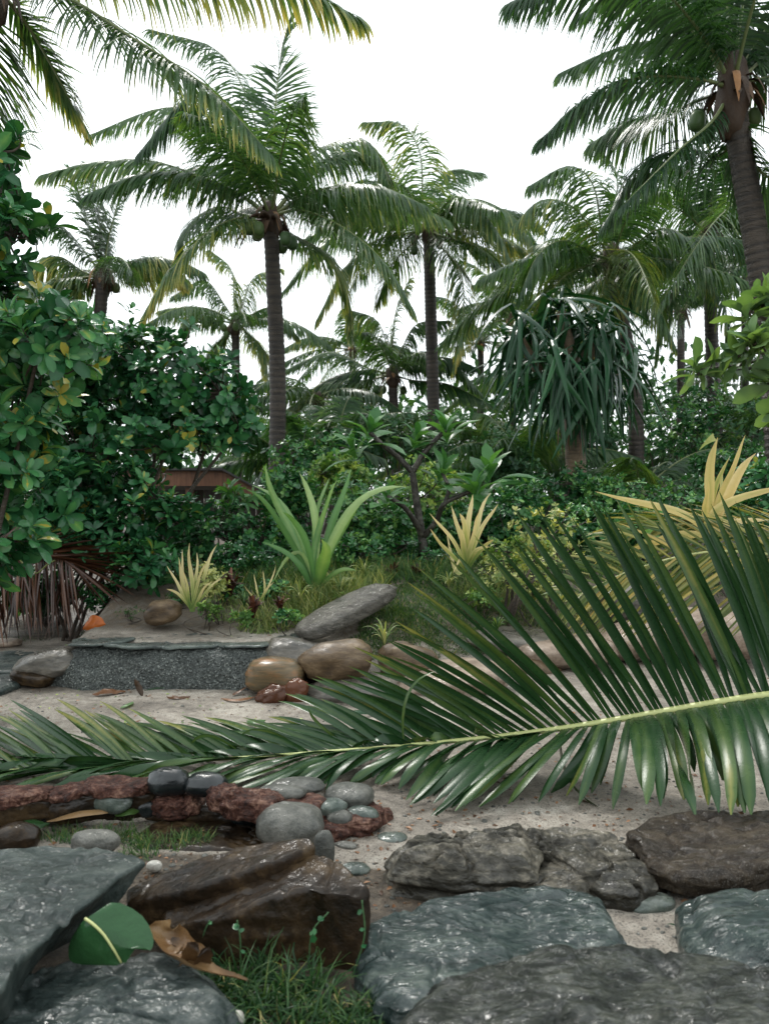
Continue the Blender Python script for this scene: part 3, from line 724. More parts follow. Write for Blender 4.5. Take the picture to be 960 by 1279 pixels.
lo_tab = [(-150, -300, 990), (-50, -200, 988), (150, 0, 983), (250, 105, 984), (400, 290, 984), (480, 395, 988), (564, 490, 976), (616, 528, 1008), (705, 592, 1012), (752, 700, 1008), (793, 806, 1003), (825, 856, 1011), (861, 893, 1013), (913, 950, 1011), (1000, 1045, 1010), (1200, 1260, 1010)]
def leaflet_obj(p0, p1, p2, w, wd, mat, parent, var, fold=0.2, k=9, twist=0.0, name='leaflet', blunt=False):
    pts = bez(p0, p1, p2, k)
    T = nrm(np.gradient(pts, axis=0))
    W = np.tile(np.asarray(wd, float), (k, 1))
    if twist:
        a = np.linspace(0, twist, k)[:, None]
        W = nrm(W - T * (W * T).sum(1, keepdims=True))
        W = W * np.cos(a) + np.cross(T, W) * np.sin(a)
    wp = np.interp(np.linspace(0, 1, k), [0, .25, .7, .9, 1], [.55, 1, 1, .72, .12]) if blunt else wprof(k)
    mb = strap(MB(), pts, w * wp, W, fold, var, .22)
    return mb.build(name, mat, parent)
bx = -150.0
while bx < 1150:
    i = int(np.argmin(np.abs(sx - bx))); p0 = rc[i]
    T = nrm(rc[min(i + 3, 399)] - rc[i - 3])
    # upper row, standing against the bank
    j = rng.normal(0, 1, 6)
    tx, ty, td = maptab(up_tab, bx)
    ln = 1 if bx > 620 else 1.0
    p2 = P(tx + j[0] * 9, ty + j[1] * 11, td + j[2] * 0.06)
    p2[2] = max(p2[2], 0.03)
    mid = (p0 + p2) / 2 + np.array((0, -0.03 + 0.02 * j[3], 0.05 + 0.02 * j[4]))
    w = np.interp(bx, [-150, 300, 600, 900], [.026, .032, .040, .045]) * (1 + 0.1 * j[5])
    vv = np.clip(np.interp(bx, [0, 400, 700], [.58, .44, .28]) + 0.17 * rng.normal(), 0.05, 0.85)
    leaflet_obj(p0 + (0, 0, 0.006), mid, p2, w, T * 1.0 + np.array((0, -0.55, 0.25)), M['fallen'], fallen, np.r_[np.linspace(vv * 0.8, min(vv + 0.1, 1), 7), min(vv + .15, 1), min(vv + .4, 1)], 0.22, twist=rng.normal(0, 0.25))
    # lower row, drooping to the sand
    j = rng.normal(0, 1, 6)
    tx, ty = maptab(lo_tab, bx + 5)
    gz = 0.015 + 0.012 * abs(j[2])
    if tx + j[0] * 10 > 770: gz = 0.155
    p2 = Z(tx + j[0] * (6 if bx > 700 else 11), ty + j[1] * 9 + (rng.random() < .12) * rng.uniform(-45, -10), gz)
    b0 = rc[min(i + 1, 399)]
    mid = (b0 + p2) / 2 + np.array((0.03 * j[3], -0.10 + 0.04 * j[4], 0.06 + 0.03 * j[5] + 0.10 * (b0[2])))
    mid[2] = max(mid[2], 0.05)
    if tx > 770: mid = (b0 + p2) / 2 + np.array((0.02 * j[3] - 0.03, -0.16 + 0.02 * j[4], 0.10))
    vv = np.clip(0.3 + 0.16 * rng.normal(), 0.05, 0.6)
    tw = rng.normal(0, 0.35) if rng.random() > 0.2 else rng.normal(0, 1.3)
    leaflet_obj(b0 - (0, 0, 0.004), mid, p2, w * 1.25, T + np.array((0, 0, 0.1)), M['fallen'], fallen, np.r_[np.linspace(vv * 0.8, min(vv + 0.1, 1), 7), min(vv + .1, 1), min(vv + .15, 1)], 0.16, twist=tw, blunt=True)
    bx += rng.uniform(7.0, 8.4) if -45 < bx < 1010 else rng.uniform(18, 22)
# the few bent and curled leaflets
for (a, b, c, w) in [((505, 935, 4.05), (492, 850, 4.0), (545, 838, 4.05), .022), ((700, 912, 3.95), (690, 1010, 3.5), (800, 1022, 3.45), .045), ((618, 922, 4.0), (560, 900, 3.9), (640, 925, 3.8), .036), ((480, 985, 3.75), (470, 1010, 3.6), (515, 1036, 3.45), .016), ((440, 935, 4.1), (390, 905, 4.3), (385, 885, 4.2), .02), ((380, 940, 4.1), (330, 900, 4.2), (300, 918, 4.2), .025), ((300, 940, 4.0), (250, 900, 4.0), (235, 936, 4.05), .02)]:
    leaflet_obj(P(*a), P(*b), P(*c), w, (0.3, -0.6, 0.6), M['fallen'], fallen, 0.6, 0.12, twist=1.2)

# ------------------------------------------------------------------ generic palm frond (for trees and dead fronds)
def leaflets(mb, c, nside, L, droop, seed, width=0.036, vee=0.3, var=0.4, tipvar=0.0, roll=0.0, K=4, t0=0.16, upv=(0, 0, 1.0), sides=(-1, 1), fwd=1.0, wind=None, ragged=0.0):
    rg = np.random.default_rng(seed); nside = int(nside * 1.25); width *= .88
    n = len(c)
    t = np.tile(np.linspace(t0, 0.995, nside), len(sides)) + rg.normal(0, 0.002, nside * len(sides))
    sd_ = np.repeat(np.array(sides, float), nside)
    x = np.clip(t, 0, 1) * (n - 1); i = np.minimum(x.astype(int), n - 2); f = (x - i)[:, None]
    base = c[i] * (1 - f) + c[i + 1] * f
    T = nrm(np.gradient(c, axis=0))[i]
    S = nrm(np.cross(T, np.asarray(upv, float))); Nn = nrm(np.cross(S, T))
    S, Nn = S * math.cos(roll) + Nn * math.sin(roll), Nn * math.cos(roll) - S * math.sin(roll)
    u = (t - t0) / (1 - t0)
    ang = np.interp(u, [0, .3, .8, 1], [1.25, 1.05, .7, .3]) * fwd + rg.normal(0, 0.13, len(t))
    ln = L * np.interp(u, [0, .12, .35, .7, 1], [.55, .85, 1, .72, .28]) * (1 + rg.normal(0, 0.07, len(t)))
    if ragged: ln *= np.where(rg.random(len(t)) < ragged, rg.uniform(0.05, 0.5, len(t)), 1)
    ve = vee + rg.normal(0, 0.12, len(t))
    d = np.cos(ang)[:, None] * T + np.sin(ang)[:, None] * (sd_[:, None] * S * np.cos(ve)[:, None] + Nn * np.sin(ve)[:, None])
    dr = droop * (1 + rg.normal(0, 0.2, len(t)))
    p = base.copy(); rows = []
    W0 = nrm(T + 0.35 * Nn)
    wk = np.interp(np.linspace(0, 1, K + 1), [0, .3, .7, 1], [.55, 1, .7, .06])
    for k in range(K + 1):
        W = nrm(W0 - d * (W0 * d).sum(1, keepdims=True))
        hw = (width / 2 * wk[k])
        rows.append(np.stack([p - W * hw, p + W * hw], 1))
        g = np.array((0, 0, -1.0))
        d = nrm(d + dr[:, None] * g / K * 1.6 + (0 if wind is None else np.asarray(wind) / K))
        p = p + d * (ln / K)[:, None]
    V = np.stack(rows, 1)                                  # leaflet, row, side, xyz
    m = len(t); st = (K + 1) * 2
    i0 = np.arange(m)[:, None] * st + np.arange(K)[None] * 2
    Q = np.stack([i0, i0 + 1, i0 + 3, i0 + 2], -1).reshape(-1, 4)
    vb = var + rg.normal(0, 0.10, m)
    va = (vb[:, None] + tipvar * np.linspace(0, 1, K + 1)[None] ** 1.5 * (0.5 + u[:, None] * 0.5))
    mb.add(V.reshape(-1, 3), Q, None, np.clip(np.repeat(va, 2, axis=1).reshape(-1), 0, 1))
def frond(parent, ctrl, seed, L=0.75, droop=0.9, nside=66, width=0.036, var=0.4, tipvar=0.2, vee=0.3, roll=0.0, r0=0.035, K=4, wind=None, fwd=1.0, ragged=0.0, mat='palm'):
    c = resample(catmull(np.asarray(ctrl, float), 60), 60)
    mb = MB()
    leaflets(mb, c, nside, L, droop, seed, width, vee, var, tipvar, roll, K, wind=wind, fwd=fwd, ragged=ragged)
    o = mb.build('frond', M[mat], parent)
    m2 = MB(); cc = c[::3]
    tube(m2, cc, np.interp(np.linspace(0, 1, len(cc)), [0, .12, .4, 1], [r0, r0 * .6, r0 * .4, r0 * .1]), 6, 0.35 + 0.3 * var)
    m2.build('rachis', M['palm_rachis'], o)
    return o
def trunk_mesh(pts, r0, r1, seed):
    c = catmull(pts, 80); ln = np.linalg.norm(np.diff(c, axis=0), axis=1).sum()
    n = int(ln / 0.028); c = resample(c, n)
    rg = np.random.default_rng(seed)
    s = np.linspace(0, 1, n)
    r = r0 + (r1 - r0) * s ** 0.7 + 0.06 * r0 * np.exp(-s * 18) * 3
    k = np.arange(n)
    per = np.cumsum(rg.uniform(.7, 1.3, n)) % 3.0
    r = r * (1.03 - 0.07 * (per < 1.0) + 0.012 * rg.normal(0, 1, n))
    mb = MB(); tube(mb, c, r, 14, np.where(per < 1.0, .8, .0))
    return mb
def palm(label, base, crown, fronds, seed, r0=0.15, r1=0.11, bend=(0, 0), extra=8, flen=3.4, leaf=0.82, nside=92, width=0.03, coconuts=0, var=0.35, group='coconut palms', fibre=0.2, K=4, elev=(-0.5, 1.2), tipvar=0.25, spathes=0, name='coconut_palm', avoid=None, droop=1.15):
    rg = np.random.default_rng(seed)
    crown = np.asarray(crown, float); base = np.asarray(base, float)
    root = thing(name, label, 'palm tree')
    if r0:
        mid = (base + crown) / 2 + np.array((bend[0], bend[1], 0))
        trunk_mesh([base - (0, 0, .15), base * .7 + mid * .3, mid, crown * .75 + mid * .25, crown], r0, r1, seed).build('trunk', M['trunk'], root)
        mb = MB()                                        # fibrous sheath below the crown
        ellipsoid(mb, crown + (0, 0, 0.02), r1 * 1.35, r1 * 1.35, fibre * 1.5, seed, amp=0.5, var=0.05, nu=20, nv=14)
        for q in range(16):
            a = rg.uniform(0, 6.28); p0 = crown + np.array((math.cos(a) * r1 * 1.2, math.sin(a) * r1 * 1.2, rg.uniform(-.05, .2)))
            strap(mb, bez(p0, p0 + np.array((math.cos(a), math.sin(a), 0.3)) * 0.12, p0 + np.array((math.cos(a) * .22, math.sin(a) * .22, -rg.uniform(.1, .45))), 5), 0.08 * wprof(5), (-math.sin(a), math.cos(a), 0), 0.1, rg.uniform(0, 1) ** 2)
        mb.build('leaf_sheath', M['fibre'], root)
    k = 0
    for fr in fronds:
        pts, kw = fr if isinstance(fr[-1], dict) else (fr, {})
        ctrl = [crown + (0, 0, 0.08)] + [P(q[0], q[1], crown[1] + (q[2] if len(q) > 2 else 0)) for q in pts]
        a = dict(L=leaf, nside=nside, width=width, var=np.clip(var + rg.normal(0, .1), 0.05, .9), tipvar=tipvar * rg.uniform(.3, 1.4), droop=droop * rg.uniform(.7, 1.2), K=K, roll=rg.normal(0, .25), vee=rg.uniform(-.15, .3))
        a.update(kw)
        frond(root, ctrl, seed * 100 + k, **a); k += 1
    for q in range(extra):
        az = q / max(extra, 1) * 2 * math.pi + rg.uniform(-.3, .3)
        if avoid and avoid(az): continue
        el = rg.uniform(*elev); L = flen * rg.uniform(.85, 1.1)
        d = np.array((math.cos(az) * math.cos(el), math.sin(az) * math.cos(el), math.sin(el)))
        s = np.linspace(0, 1, 5)[:, None]
        sag = rg.uniform(.35, .6) if el > 0 else rg.uniform(.15, .35)
        ctrl = crown + (0, 0, .08) + d * s * L + np.array((0, 0, -1.0)) * sag * L * s ** 2
        old = el < 0.1
        frond(root, ctrl, seed * 100 + 50 + q, L=leaf, nside=nside, width=width, var=np.clip(var + (0.15 if old else 0) + rg.normal(0, .08), .05, .9), tipvar=tipvar * rg.uniform(.3, 1.4), droop=droop * rg.uniform(.8, 1.3), K=K, roll=rg.normal(0, .3))
    for q in range(coconuts):
        a = rg.uniform(0, 6.28); rr = r1 * 1.5 + rg.uniform(.05, .25)
        mb = MB(); ellipsoid(mb, crown + np.array((math.cos(a) * rr, math.sin(a) * rr - 0.05, -rg.uniform(.0, .35))), .085, .085, .105, seed + q, amp=.08, nu=16, nv=10)
        mb.build('coconut', M['coconut'], root)
    for q in range(spathes):
        a = rg.uniform(0, 6.28); dd = np.array((math.cos(a), math.sin(a), 0))
        mb = MB(); tube(mb, bez(crown, crown + dd * .35 + (0, 0, .15), crown + dd * .55 - (0, 0, rg.uniform(.1, .5)), 7), [.02, .03, .035, .03, .02, .014, .006], 6, .1)
        mb.build('spathe', M['fibre'], root)
    rebase(root, base)
    return root
def gbase(px, d):
    x = (px - CX) / F * d
    return np.array((x, d, hz(x, d)))

# the tall palm with coconuts, left of centre
palm('tall coconut palm with a cluster of green coconuts above the lily', gbase(345, 12.5), P(338, 278, 12.5), [
    ([(300, 243), (200, 203, -.4), (120, 202, -.5), (52, 218, -.6)], dict(droop=1.3, tipvar=.35, roll=.2)),
    ([(318, 225, -.3), (285, 140, -.7), (235, 122, -.9), (172, 192, -1.1)], dict(var=.15, tipvar=.1)),
    ([(318, 215, .4), (270, 145, .9), (200, 135, 1.2), (112, 168, 1.3)], dict(var=.45)),
    ([(328, 200, .3), (308, 120, .8), (270, 62, 1.1), (188, 36, 1.2)], dict(vee=.1)),
    ([(340, 190, .2), (346, 110, .5), (352, 60, .5), (362, 22, .4)], dict(droop=.35, var=.25)),
    ([(352, 225, .2), (390, 190, .4), (450, 172, .2), (480, 210, 0), (488, 262, -.2)], dict(droop=1.2, var=.5)),
    ([(372, 240), (430, 240, .6), (500, 250, .9), (560, 275, 1.0)], dict(droop=1.4, var=.5)),
    ([(375, 262, -.4), (430, 285, -.9), (480, 328, -1.2), (515, 385, -1.3)], dict(droop=.7, var=.45)),
    ([(300, 272, -.4), (262, 288, -.8), (215, 335, -1.1), (178, 395, -1.2)], dict(var=.5, tipvar=.55, droop=1.1)),
    ([(305, 268, .4), (272, 258, .9), (236, 280, 1.4), (215, 330, 1.5)], dict(var=.3)),
    ([(360, 290, .6), (410, 320, 1.2), (432, 370, 1.5), (438, 420, 1.5)], dict(var=.5, tipvar=.4)),
], 3, r0=0.135, r1=0.108, bend=(0.06, 0), extra=9, elev=(0.5, 1.2), flen=3.0, coconuts=9, spathes=8, fibre=0.18)
# overhanging palm, upper left, crown just outside the frame
palm('coconut palm whose long fronds hang in over the top left corner', gbase(-260, 7.4), P(-14, -14, 7.0), [
    ([(30, 25, .2), (58, 70, .3), (85, 120, .4), (108, 165, .4)], dict(droop=.5, tipvar=.55, L=.5, var=.45)),
    ([(70, -10, -.3), (170, 50, -.8), (260, 110, -1.1), (340, 195, -1.3)], dict(droop=.9, tipvar=.7, var=.3, L=.62)),
    ([(60, -70, -.4), (200, -70, -1.0), (330, -40, -1.4), (452, 24, -1.5)], dict(droop=1.1, tipvar=.7, var=.45, L=.66)),
    ([(-10, 60, .3), (-20, 150, .7), (-30, 230, .8)], dict(droop=.7, var=.4, tipvar=.5)),
    ([(-80, -80), (-220, -60), (-330, 60)], {}), ([(-60, 20), (-160, 60), (-240, 170)], {}),
], 4, extra=3, elev=(.6, 1.2), coconuts=4, bend=(-.2, 0), fibre=.25, flen=3.2)
# middle palm
palm('coconut palm with a slim dark trunk behind the frangipani', gbase(545, 18), P(535, 290, 18), [
    ([(528, 250), (524, 190, -.5), (500, 155, -.8), (455, 152, -1)], dict(droop=1.3, var=.55)),
    ([(520, 262, .4), (480, 200, .9), (440, 182, 1.2), (405, 210, 1.3)], dict(droop=1.2)),
    ([(515, 275, -.5), (470, 262, -1.1), (410, 300, -1.5), (355, 362, -1.7)], dict(droop=.8, var=.35)),
    ([(515, 290, -.3), (470, 300, -.8), (430, 335, -1.0), (395, 400, -1.1)], dict(var=.5, tipvar=.5)),
    ([(552, 268, -.4), (590, 248, -1), (640, 270, -1.3), (668, 310, -1.4)], dict(droop=1.3, var=.5)),
    ([(556, 280, .4), (610, 262, 1), (660, 290, 1.3), (690, 350, 1.4)], dict(var=.3)),
    ([(552, 295, -.6), (600, 310, -1.3), (640, 350, -1.6), (672, 390, -1.7)], dict(var=.45, droop=.6)),
    ([(548, 305, -.6), (575, 340, -1.2), (578, 400, -1.5), (566, 460, -1.6)], dict(var=.5, tipvar=.6)),
    ([(520, 300, .6), (490, 330, 1.2), (470, 380, 1.4)], dict(var=.5, tipvar=.5)),
    ([(540, 250, .5), (556, 215, 1), (600, 215, 1.4)], {}),
    ([(550, 262, -.6), (575, 245, -1.4), (615, 280, -2.0), (640, 330, -2.2)], dict(var=.45)),
    ([(525, 265, -.6), (500, 230, -1.3), (462, 235, -1.8), (430, 280, -2.0)], dict(var=.4)),
], 5, r0=0.15, r1=0.12, extra=10, elev=(-.3, .9), flen=3.0, leaf=.9, coconuts=6, spathes=3, nside=84, width=.034)
palm('short coconut palm low behind the middle palm', gbase(497, 20), P(490, 472, 20), [
    ([(460, 460), (410, 440, .3), (350, 465, .5)], dict(droop=.8)), ([(455, 475), (400, 480, .3), (352, 520, .4)], dict(var=.5)),
    ([(520, 455), (560, 450), (600, 490)], {}), ([(515, 475), (560, 480), (612, 505)], dict(var=.3, droop=.7)),
    ([(485, 440), (470, 400), (430, 385)], {}), ([(500, 440), (520, 405), (560, 400)], {}), ([(470, 490), (440, 505), (420, 545)], dict(var=.6, tipvar=.6)),
    ([(490, 430), (495, 385), (510, 350)], dict(var=.5)),
], 6, r0=.14, r1=.11, extra=6, elev=(-.4, .9), flen=2.6, leaf=.75, nside=76, width=.038, coconuts=4, K=3)
palm('coconut palm with arching crown behind the screw pine', gbase(795, 15), P(764, 330, 15), [
    ([(752, 290), (740, 230, -.4), (710, 207, -.6), (660, 232, -.8)], dict(droop=1.4, var=.45)),
    ([(748, 300, -.5), (715, 258, -1), (675, 250, -1.2), (640, 282, -1.3)], dict(droop=1.3, var=.5)),
    ([(742, 318, -.6), (705, 300, -1.2), (672, 318, -1.5), (648, 370, -1.6)], dict(var=.35, droop=1.1)),
    ([(740, 330, -.4), (705, 345, -.9), (680, 380, -1.1), (668, 430, -1.2)], dict(var=.5, tipvar=.4)),
    ([(756, 350, -.5), (745, 390, -.9), (735, 440, -1.1)], dict(var=.6, tipvar=.6)),
    ([(775, 290, .3), (790, 240, .6), (830, 222, .8), (868, 262, .9)], {}),
    ([(785, 312, -.4), (825, 285, -.9), (865, 305, -1.1), (895, 370, -1.2)], dict(var=.4)),
    ([(780, 340, -.5), (815, 370, -1), (842, 430, -1.2)], dict(var=.4, tipvar=.4)),
    ([(765, 280), (770, 220), (745, 180)], dict(droop=.9)),
], 8, r0=0.15, r1=0.12, bend=(.18, 0), extra=10, elev=(-.3, 1), flen=3.0, coconuts=5, nside=86, width=.031)
palm('big leaning coconut palm with ringed trunk at the right edge', gbase(985, 9.0), P(914, 120, 9.0), [
    ([(885, 55, -.3), (820, -18, -.7), (730, -40, -.9), (634, 4, -1.0)], dict(droop=1.0, var=.12, L=.85, tipvar=.1)),
    ([(872, 98, -.3), (800, 96, -.7), (735, 122, -.9), (672, 176, -1.0)], dict(droop=1.0, var=.15, L=.6)),
    ([(880, 122, .4), (835, 140, .9), (790, 150, 1.2), (738, 178, 1.3)], dict(var=.4)),
    ([(890, 150, -.2), (850, 185, -.5), (812, 222, -.7), (772, 262, -.8)], dict(L=.4, var=.15, ragged=.55, droop=1.2)),
    ([(910, 30, .2), (895, -60, .4), (850, -130, .4)], {}), ([(925, 20), (940, -70), (930, -150)], {}),
    ([(940, 60, .2), (990, 0, .4), (1060, -10, .5)], {}), ([(940, 100), (1000, 100), (1060, 170)], {}),
    ([(900, 60, .4), (870, 0, 1.0), (800, -30, 1.6), (720, 20, 1.9)], dict(var=.2)),
    ([(888, 80, .6), (840, 50, 1.3), (770, 60, 1.8), (700, 90, 2.0)], dict(var=.35)),
    ([(905, 190, .5), (865, 188, .9), (805, 205, 1.1), (752, 282, 1.2)], dict(var=.15, droop=1.1, L=.75)),
    ([(938, 200), (990, 250), (1020, 350)], {}),
], 9, r0=0.165, r1=0.125, bend=(.10, 0), extra=4, elev=(.6, 1.3), flen=3.2, leaf=.85, nside=100, coconuts=5, fibre=.33, var=.2, tipvar=.2)
palm('dark coconut palm between the leaning palm and the screw pine', gbase(897, 16.5), P(884, 300, 16.5), [
    ([(860, 270, -.4), (820, 250, -.9), (780, 270, -1.1), (742, 330, -1.2)], dict(var=.35)),
    ([(862, 290, -.6), (820, 300, -1.2), (790, 350, -1.4), (775, 410, -1.5)], dict(var=.25)),
    ([(872, 320, -.5), (850, 350, -1), (828, 400, -1.2), (818, 450, -1.2)], dict(var=.35)),
    ([(905, 270, -.4), (945, 262, -.9), (985, 300, -1.1)], dict(var=.3)), ([(905, 300), (940, 330, -.9), (965, 400, -1)], dict(var=.25)),
    ([(890, 260), (900, 210), (930, 190)], {}), ([(878, 262), (860, 215), (830, 205)], {}),
    ([(892, 330, -.6), (905, 380, -1), (912, 430, -1)], dict(var=.3, tipvar=.5)),
    ([(940, 240, -2.5), (900, 268, -3.4), (862, 318, -3.8), (822, 385, -4)], dict(var=.45, droop=.6)),
], 10, r0=0.15, r1=0.12, extra=11, elev=(-.4, 1), flen=3.0, nside=84, width=.033, coconuts=4, var=.25)
palm('thin far coconut palm behind the glossy left shrubs', gbase(297, 22), P(294, 408, 22), [
    ([(280, 380), (255, 350), (215, 370)], dict(droop=1.1)), ([(272, 400), (240, 395), (215, 430)], dict(var=.5)),
    ([(305, 375), (318, 345), (350, 335)], {}), ([(310, 395), (340, 385), (372, 420)], dict(var=.5)), ([(308, 415), (330, 440), (336, 490)], dict(var=.55, tipvar=.5)),
    ([(280, 420), (262, 440), (258, 480)], dict(var=.5)), ([(292, 370), (288, 335), (262, 312)], {}),
], 11, r0=.13, r1=.1, extra=6, elev=(-.2, 1), flen=2.6, leaf=.75, nside=70, width=.04, coconuts=5, K=3, var=.45)
palm('windswept far coconut palm rising out of the left shrubs', gbase(105, 16), P(128, 350, 16), [
    ([(118, 310), (105, 260), (90, 215)], dict(droop=.6, var=.3)), ([(110, 320), (80, 285), (40, 275)], dict(droop=1.0)),
    ([(105, 340), (70, 320), (30, 345)], dict(tipvar=.6)), ([(135, 300), (145, 260), (155, 215)], dict(droop=.5, L=.4)),
    ([(112, 350), (85, 360), (60, 400)], dict(tipvar=.5)), ([(125, 300), (122, 250), (112, 210)], dict(droop=.8)),
    ([(160, 330), (200, 322), (232, 352)], dict(tipvar=.6, var=.5)),
], 12, r0=.15, r1=.12, extra=5, elev=(-.2, .8), flen=2.4, nside=80, width=.034, coconuts=2, K=3, var=.4)
# young palms without a visible trunk, in the undergrowth
for k, (px, py, d, fl, lab) in enumerate([
        (655, 600, 14, 2.6, 'young dark palm left of the screw pine trunk'), (800, 625, 12.5, 1.9, 'young palm with pale arching fronds right of the screw pine'),
        (935, 560, 17, 2.4, 'young pale palm behind the yellow-leaved plant'), (420, 560, 16, 2.2, 'young palm in the thicket between the lily and the middle palm'),
        (360, 590, 14.5, 2.0, 'young palm beside the tall palm trunk'), (590, 560, 22, 2.8, 'bushy young palm right of the middle palm trunk'),
        (690, 470, 22, 3.0, 'far palm crown hidden behind the screw pine head'), (960, 470, 22, 2.6, 'far palm crown at the right edge above the thicket'),
        (850, 395, 23, 3.2, 'far palm crown between the dark palm and the arching palm'), (705, 345, 26, 3.2, 'far palm crown left of the arching palm'), (930, 330, 24, 3.2, 'far palm crown behind the leaning palm trunk'), (640, 400, 24, 3.0, 'far palm crown above the screw pine'), (395, 500, 20, 2.6, 'low palm crown right of the tall palm trunk'), (440, 440, 26, 2.8, 'distant pale palm crown left of the short palm'), (600, 430, 26, 3.0, 'distant palm crown right of the middle palm')]):
    b = gbase(px, d); c = P(px, py, d); hi = c[2] - b[2]
    palm(lab, b, c, [], 20 + k, r0=.13 if hi > 1.2 else 0, r1=.1, extra=14, elev=(.1, 1.3) if hi < 1.5 else (-.3, 1.1), flen=fl, leaf=.62, nside=56, width=.04, K=3, var=.35, fibre=.12, name='young_palm' if hi < 1.5 else 'coconut_palm')

# ------------------------------------------------------------------ broad leaves, shrubs and bushes
def leaf_template(L=1.0, W=0.42, peak=0.62, k=5, curl=0.18, fold=0.12, stalk=0.06):
    t = np.linspace(0, 1, k)
    pts = np.stack([t, 0 * t, curl * np.sin(t * np.pi * 0.9) * 0.6 - curl * t ** 2], 1)
    w = W * np.interp(t, [0, peak * .5, peak, .86, .95, 1], [stalk, .62, 1, .78, .45, .05])
    mb = strap(MB(), pts * L, w * L, (0, 1, 0), -fold)
    return mb.V[0], mb.Q[0]
OBOV = leaf_template(W=.46, peak=.64, k=8)
OVAL = leaf_template(W=0.58, peak=0.52, k=7)
LONG = leaf_template(W=0.26, peak=0.55, k=6, curl=0.25)
ROUND = leaf_template(W=0.72, peak=0.5, k=4, curl=0.12)
TINY = leaf_template(W=0.5, peak=0.5, k=3, curl=0.15)
def frames(d, n):
    """rotation matrices with local x = d, local z near n"""
    d = nrm(d); y = nrm(np.cross(n, d)); z = np.cross(d, y)
    return np.stack([d, y, z], -1)
def stamp(mb, tpl, pos, Rm, sc, var):
    V, Q = tpl
    W = np.einsum('nij,vj->nvi', Rm, V) * np.asarray(sc)[:, None, None] + pos[:, None]
    n, v = len(pos), len(V)
    Qs = (Q[None] + (np.arange(n) * v)[:, None, None]).reshape(-1, 4)
    mb.add(W.reshape(-1, 3), Qs, None, np.clip(np.repeat(var, v) + np.tile(np.where(np.arange(v) % 3 == 1, .12, -.02), n), 0, 1))
def rosettes(pos, ax, k, sc, rg, open_=(0.75, 1.35), varb=0.45):
    """k leaves round each axis; returns positions, frames, sizes, var"""
    n = len(pos)
    ax = nrm(ax); ref = nrm(rg.normal(size=(n, 3)))
    u = nrm(np.cross(ax, ref)); v = np.cross(ax, u)
    ph = (np.arange(k) * 2.39996)[None] + rg.uniform(0, 6.28, n)[:, None]
    op = np.linspace(open_[0], open_[1], k)[None] + rg.normal(0, .15, (n, k))
    rad = np.cos(ph)[..., None] * u[:, None] + np.sin(ph)[..., None] * v[:, None]
    d = np.cos(op)[..., None] * ax[:, None] + np.sin(op)[..., None] * rad
    nn = np.cos(op)[..., None] * -rad + np.sin(op)[..., None] * ax[:, None]
    s = sc * rg.uniform(.6, 1.1, (n, k)) * np.linspace(.6, 1, k)[None]
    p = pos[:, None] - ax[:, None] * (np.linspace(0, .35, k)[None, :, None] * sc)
    var = varb + rg.normal(0, .22, n)[:, None] + rg.normal(0, .15, (n, k)) + np.linspace(.15, -.1, k)[None]  # paler top leaves and wide tone spread paint highlights into the colour
    return p.reshape(-1, 3), frames(d.reshape(-1, 3), nn.reshape(-1, 3)), s.ravel(), var.ravel()
def lobe_points(lobes, n, rg, shell=0.5, gap=0.0, seed=0):
    vol = np.array([l[3] * l[4] for l in lobes], float); vol /= vol.sum()
    out, axs = [], []
    for l, f in zip(lobes, vol):
        m = int(n * f) + 1
        c = P(l[0], l[1], l[2]); d = l[2]
        rx, rz = l[3] / F * d, l[4] / F * d
        ry = l[5] if len(l) > 5 else (rx + rz) / 2
        q = nrm(rg.normal(size=(m, 3))) * (shell + (1 - shell) * rg.random((m, 1)) ** 0.6)
        q = q * (1 + 0.22 * fbm(q * 2.2 + seed, 2, seed + 1))[:, None]
        out.append(c + q * [rx, ry, rz]); axs.append(nrm(q * [1 / rx, 1 / ry, 1 / rz]))
    p, a = np.vstack(out), np.vstack(axs)
    if gap:
        k = fbm(p * 2.0, 3, seed + 7) > -1 + gap
        p, a = p[k], a[k]
    k = p[:, 2] > H(p[:, 0], p[:, 1]) + 0.05
    return p[k], a[k]
